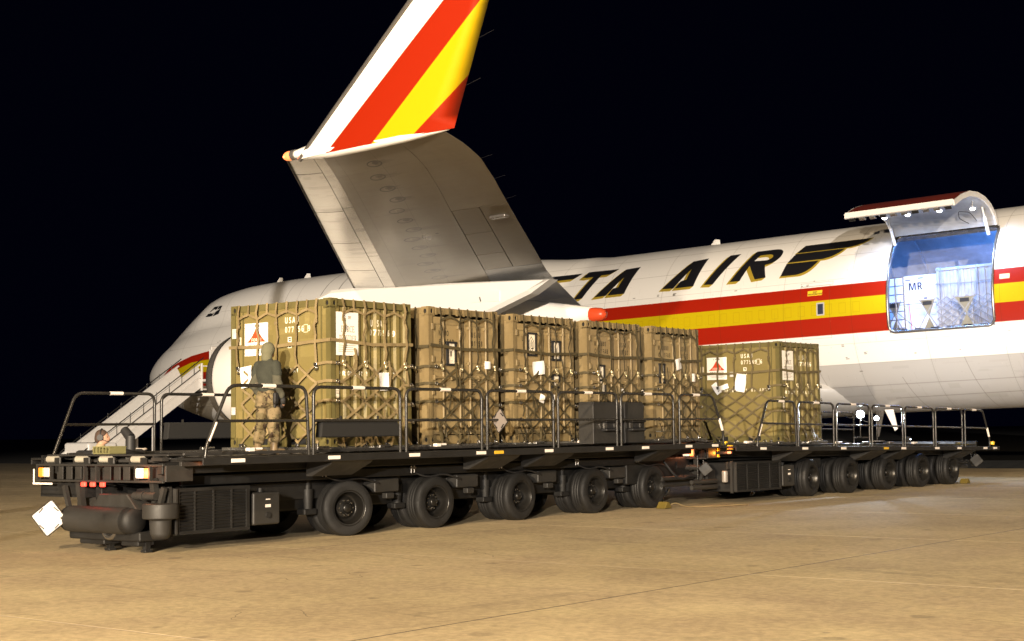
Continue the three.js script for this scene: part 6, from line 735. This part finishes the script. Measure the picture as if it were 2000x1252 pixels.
{ // operator sitting low in the cab, headset on; local x forward along the loader, looking to his right
  const t = thing('person', 'seated person in headset and tan jacket in the loader cab', 'person', null, ldPos(0, -2.58, 0.83, 2.60), ldRY(0) - 0.9);
  const sk = [ell([0.03, 0.86, 0], [0.09, 0.115, 0.077]), ell([0.078, 0.82, 0], [0.05, 0.06, 0.05]), ell([0.125, 0.845, 0], [0.02, 0.028, 0.013]), ell([0.115, 0.80, 0], [0.012, 0.01, 0.026]), cap([-0.02, 0.66, 0], [0.01, 0.8, 0], 0.06, 0.056), cap([-0.06, 0.28, 0], [-0.03, 0.6, 0], 0.13, 0.13)];
  for (const s of [1, -1]) { sk.push(cap([-0.04, 0.6, 0.17 * s], [0.02, 0.36, 0.25 * s], 0.05, 0.042), cap([0.02, 0.36, 0.25 * s], [0.26, 0.36, 0.2 * s], 0.04, 0.03), cap([-0.02, 0.27, 0.1 * s], [0.40, 0.29, 0.12 * s], 0.085, 0.06), cap([0.40, 0.29, 0.12 * s], [0.44, 0.06, 0.12 * s], 0.055, 0.045)); sk.push(...hand(0.28, 0.38, 0.2 * s, s, 1)); }
  const body = mesh(t, 'body', sdfMesh(sk, 0.012, 0.022), MP.skin); for (const s of [1, -1]) mesh(body, 'eye', new THREE.SphereGeometry(0.012, 10, 8).translate(0.108, 0.863, 0.03 * s), M.black);
  mesh(t, 'jacket', sdfMesh([ell([-0.05, 0.47, 0], [0.15, 0.20, 0.2]), cap([-0.06, 0.28, 0], [-0.05, 0.45, 0], 0.15, 0.15), cap([-0.04, 0.60, -0.16], [-0.04, 0.60, 0.16], 0.085, 0.085), cap([-0.03, 0.6, 0], [-0.01, 0.70, 0], 0.085, 0.08), ...[1, -1].flatMap(s => [cap([-0.04, 0.6, 0.18 * s], [0.02, 0.36, 0.26 * s], 0.075, 0.062), cap([0.02, 0.36, 0.26 * s], [0.24, 0.37, 0.2 * s], 0.06, 0.046)])], 0.013, 0.04), MP.tanCloth);
  mesh(t, 'trousers', sdfMesh([1, -1].flatMap(s => [cap([-0.04, 0.27, 0.1 * s], [0.40, 0.29, 0.12 * s], 0.105, 0.08), cap([0.40, 0.29, 0.12 * s], [0.44, 0.10, 0.12 * s], 0.078, 0.068)]), 0.014, 0.03), MP.camo);
  for (const s of [1, -1]) mesh(t, 'boot', sdfMesh([cap([0.44, 0.14, 0.12 * s], [0.44, 0.06, 0.12 * s], 0.058, 0.055), cap([0.42, 0.045, 0.12 * s], [0.58, 0.04, 0.13 * s], 0.045, 0.04)], 0.013, 0.02), MP.boot);
  mesh(t, 'hair', sdfMesh([ell([0.005, 0.895, 0], [0.102, 0.095, 0.087]), ell([-0.03, 0.84, 0], [0.075, 0.08, 0.078])], 0.011, 0.02), MP.hair);
  mesh(t, 'headset', [cyl(0.045, 0.05, 0.04, 'z', 0.01, 0.86, 0.095, 16), cyl(0.05, 0.045, 0.04, 'z', 0.01, 0.86, -0.095, 16), pipe(Array.from({ length: 13 }, (_, k) => { const a = k / 12 * PI; return V(0.01, 0.87 + 0.125 * Math.sin(a), 0.098 * Math.cos(a)); }), 0.012, 0, 6), pipe([V(0.02, 0.84, 0.10), V(0.10, 0.80, 0.08), V(0.13, 0.80, 0.03)], 0.006, 0.03, 5)], M.black);
}
console.log('people done');

// ---------------------------------------------------------------- small things
{
  const cm = grimy(lin(0.30, 0.28, 0.12), 0.7), t = thing('plastic_crate', 'small yellow-green slatted crate on the loader front edge', 'crate', null, ldPos(0, -3.22, 1.436, 1.66), ldRY(0)); mesh(t, 'base', box(0.3, 0.015, 0.40, 0.1, 0.009, 0), cm); mesh(t, 'rim', [box(0.02, 0.015, 0.41, -0.05, 0.11, 0), box(0.02, 0.015, 0.41, 0.25, 0.11, 0), box(0.3, 0.015, 0.02, 0.1, 0.11, 0.2), box(0.3, 0.015, 0.02, 0.1, 0.11, -0.2)], cm); for (let i = 0; i < 6; i++) mesh(t, 'slat', box(0.012, 0.10, 0.018, -0.05, 0.06, -0.195 + i * 0.078), cm); mesh(t, 'side', [box(0.3, 0.1, 0.012, 0.1, 0.06, 0.2)], cm); mesh(t, 'side', [box(0.3, 0.1, 0.012, 0.1, 0.06, -0.2)], cm);
}
{
  const ym = grimy(lin(0.22, 0.16, 0.03), 0.8), mk = (x, z, ry, label, rope) => { const t = thing('wheel_chock', label, 'wheel chock', 'wheel chocks on the apron', [x, 0.004, z], ry); mesh(t, 'wedge', extr([[-0.13, 0], [0.13, 0], [0.05, 0.11], [-0.03, 0.12]], 0.2, 0.012).translate(0, 0.012, -0.1), ym); if (rope) mesh(t, 'rope', pipe(fillet(rope.map(p => V(...p)), 0.3), 0.012, 0, 6), M.strapTan); };
  mk(3.20, -31.75, ldRY(0), 'yellow wheel chock with trailing rope behind the last near-loader wheel', [[0.12, 0.08, 0.1], [0.25, 0.12, 0.15], [0.45, 0.02, 0.25], [0.8, 0.012, 0.30], [1.1, 0.012, 0.62], [1.35, 0.012, 0.75], [1.6, 0.03, 0.95], [1.85, 0.012, 1.0]]);
  const e = ldPos(1, 9.85, 0, -0.3); mk(e[0], e[2], ldRY(1), 'wheel chock behind the last wheel of the far loader', null);
}
function workLamp(label, pos, ry, power, aim, col) { const t = thing('work_lamp', label, 'work lamp', 'portable work lamps', pos, ry); mesh(t, 'housing', rb(power > 50 ? 0.24 : 0.16, power > 50 ? 0.24 : 0.16, 0.09, 0, 0, -0.05, 0.03), M.black); mesh(t, 'lens', cyl(power > 50 ? 0.10 : 0.06, power > 50 ? 0.10 : 0.06, 0.03, 'z', 0, 0, 0.008, 20), glow(0.85, 0.92, 1, 60)); mesh(t, 'stand', [pipe([V(0, -0.06, -0.06), V(0, pos[1] > 1.9 ? -0.62 : -0.2, -0.06)], 0.02, 0, 8), pipe([V(-0.2, pos[1] > 1.9 ? -0.63 : -0.21, -0.06), V(0.2, pos[1] > 1.9 ? -0.63 : -0.21, -0.06)], 0.02, 0, 8), ...(pos[1] > 1.9 ? [pipe([V(0, 0.02, -0.1), V(-0.25, -0.12, -0.12), V(-0.6, 0.1, -0.1), V(-0.62, -0.5, -0.1)], 0.012, 0.1, 6)] : [])], M.rail); const s = new THREE.SpotLight(lin(...col), power, 0, 1.25, 1, 2); s.position.set(0, 0, 0.05); s.target.position.set(...aim); s.castShadow = true; s.shadow.radius = 3; t.add(s, s.target); return t; }
{
  const a = ldPos(1, 5.06, 2.03, 0.5), b = ldPos(1, 6.0, 1.92, 0.5);
  workLamp('bright white work lamp standing on the far loader deck', a, Math.atan2(0 - a[0], 0 - a[2]) + 0.15, 70, [-1.5, 1.2, 3], [0.75, 0.85, 1]);
  workLamp('smaller white work lamp right of the brightest one', b, Math.atan2(0 - b[0], 0 - b[2]), 40, [0.5, 1.5, 2], [0.75, 0.85, 1]);
  const c = ldPos(0, 11.0, 1.66, 2.3); workLamp('work lamp at the rear end of the near loader deck, hidden behind the containers', c, ldRY(0) + PI / 2, 60, [0, 0.15, 3], [0.72, 0.82, 1]);
  const d = ldPos(1, 9.6, 1.30, 1.3), bl = workLamp('low work lamp at the rear of the far loader lighting the aircraft belly', d, ldRY(1) + PI / 2, 45, [0.2, 1.0, 2], [0.75, 0.84, 1]);
}
renderer.render(scene, camera);
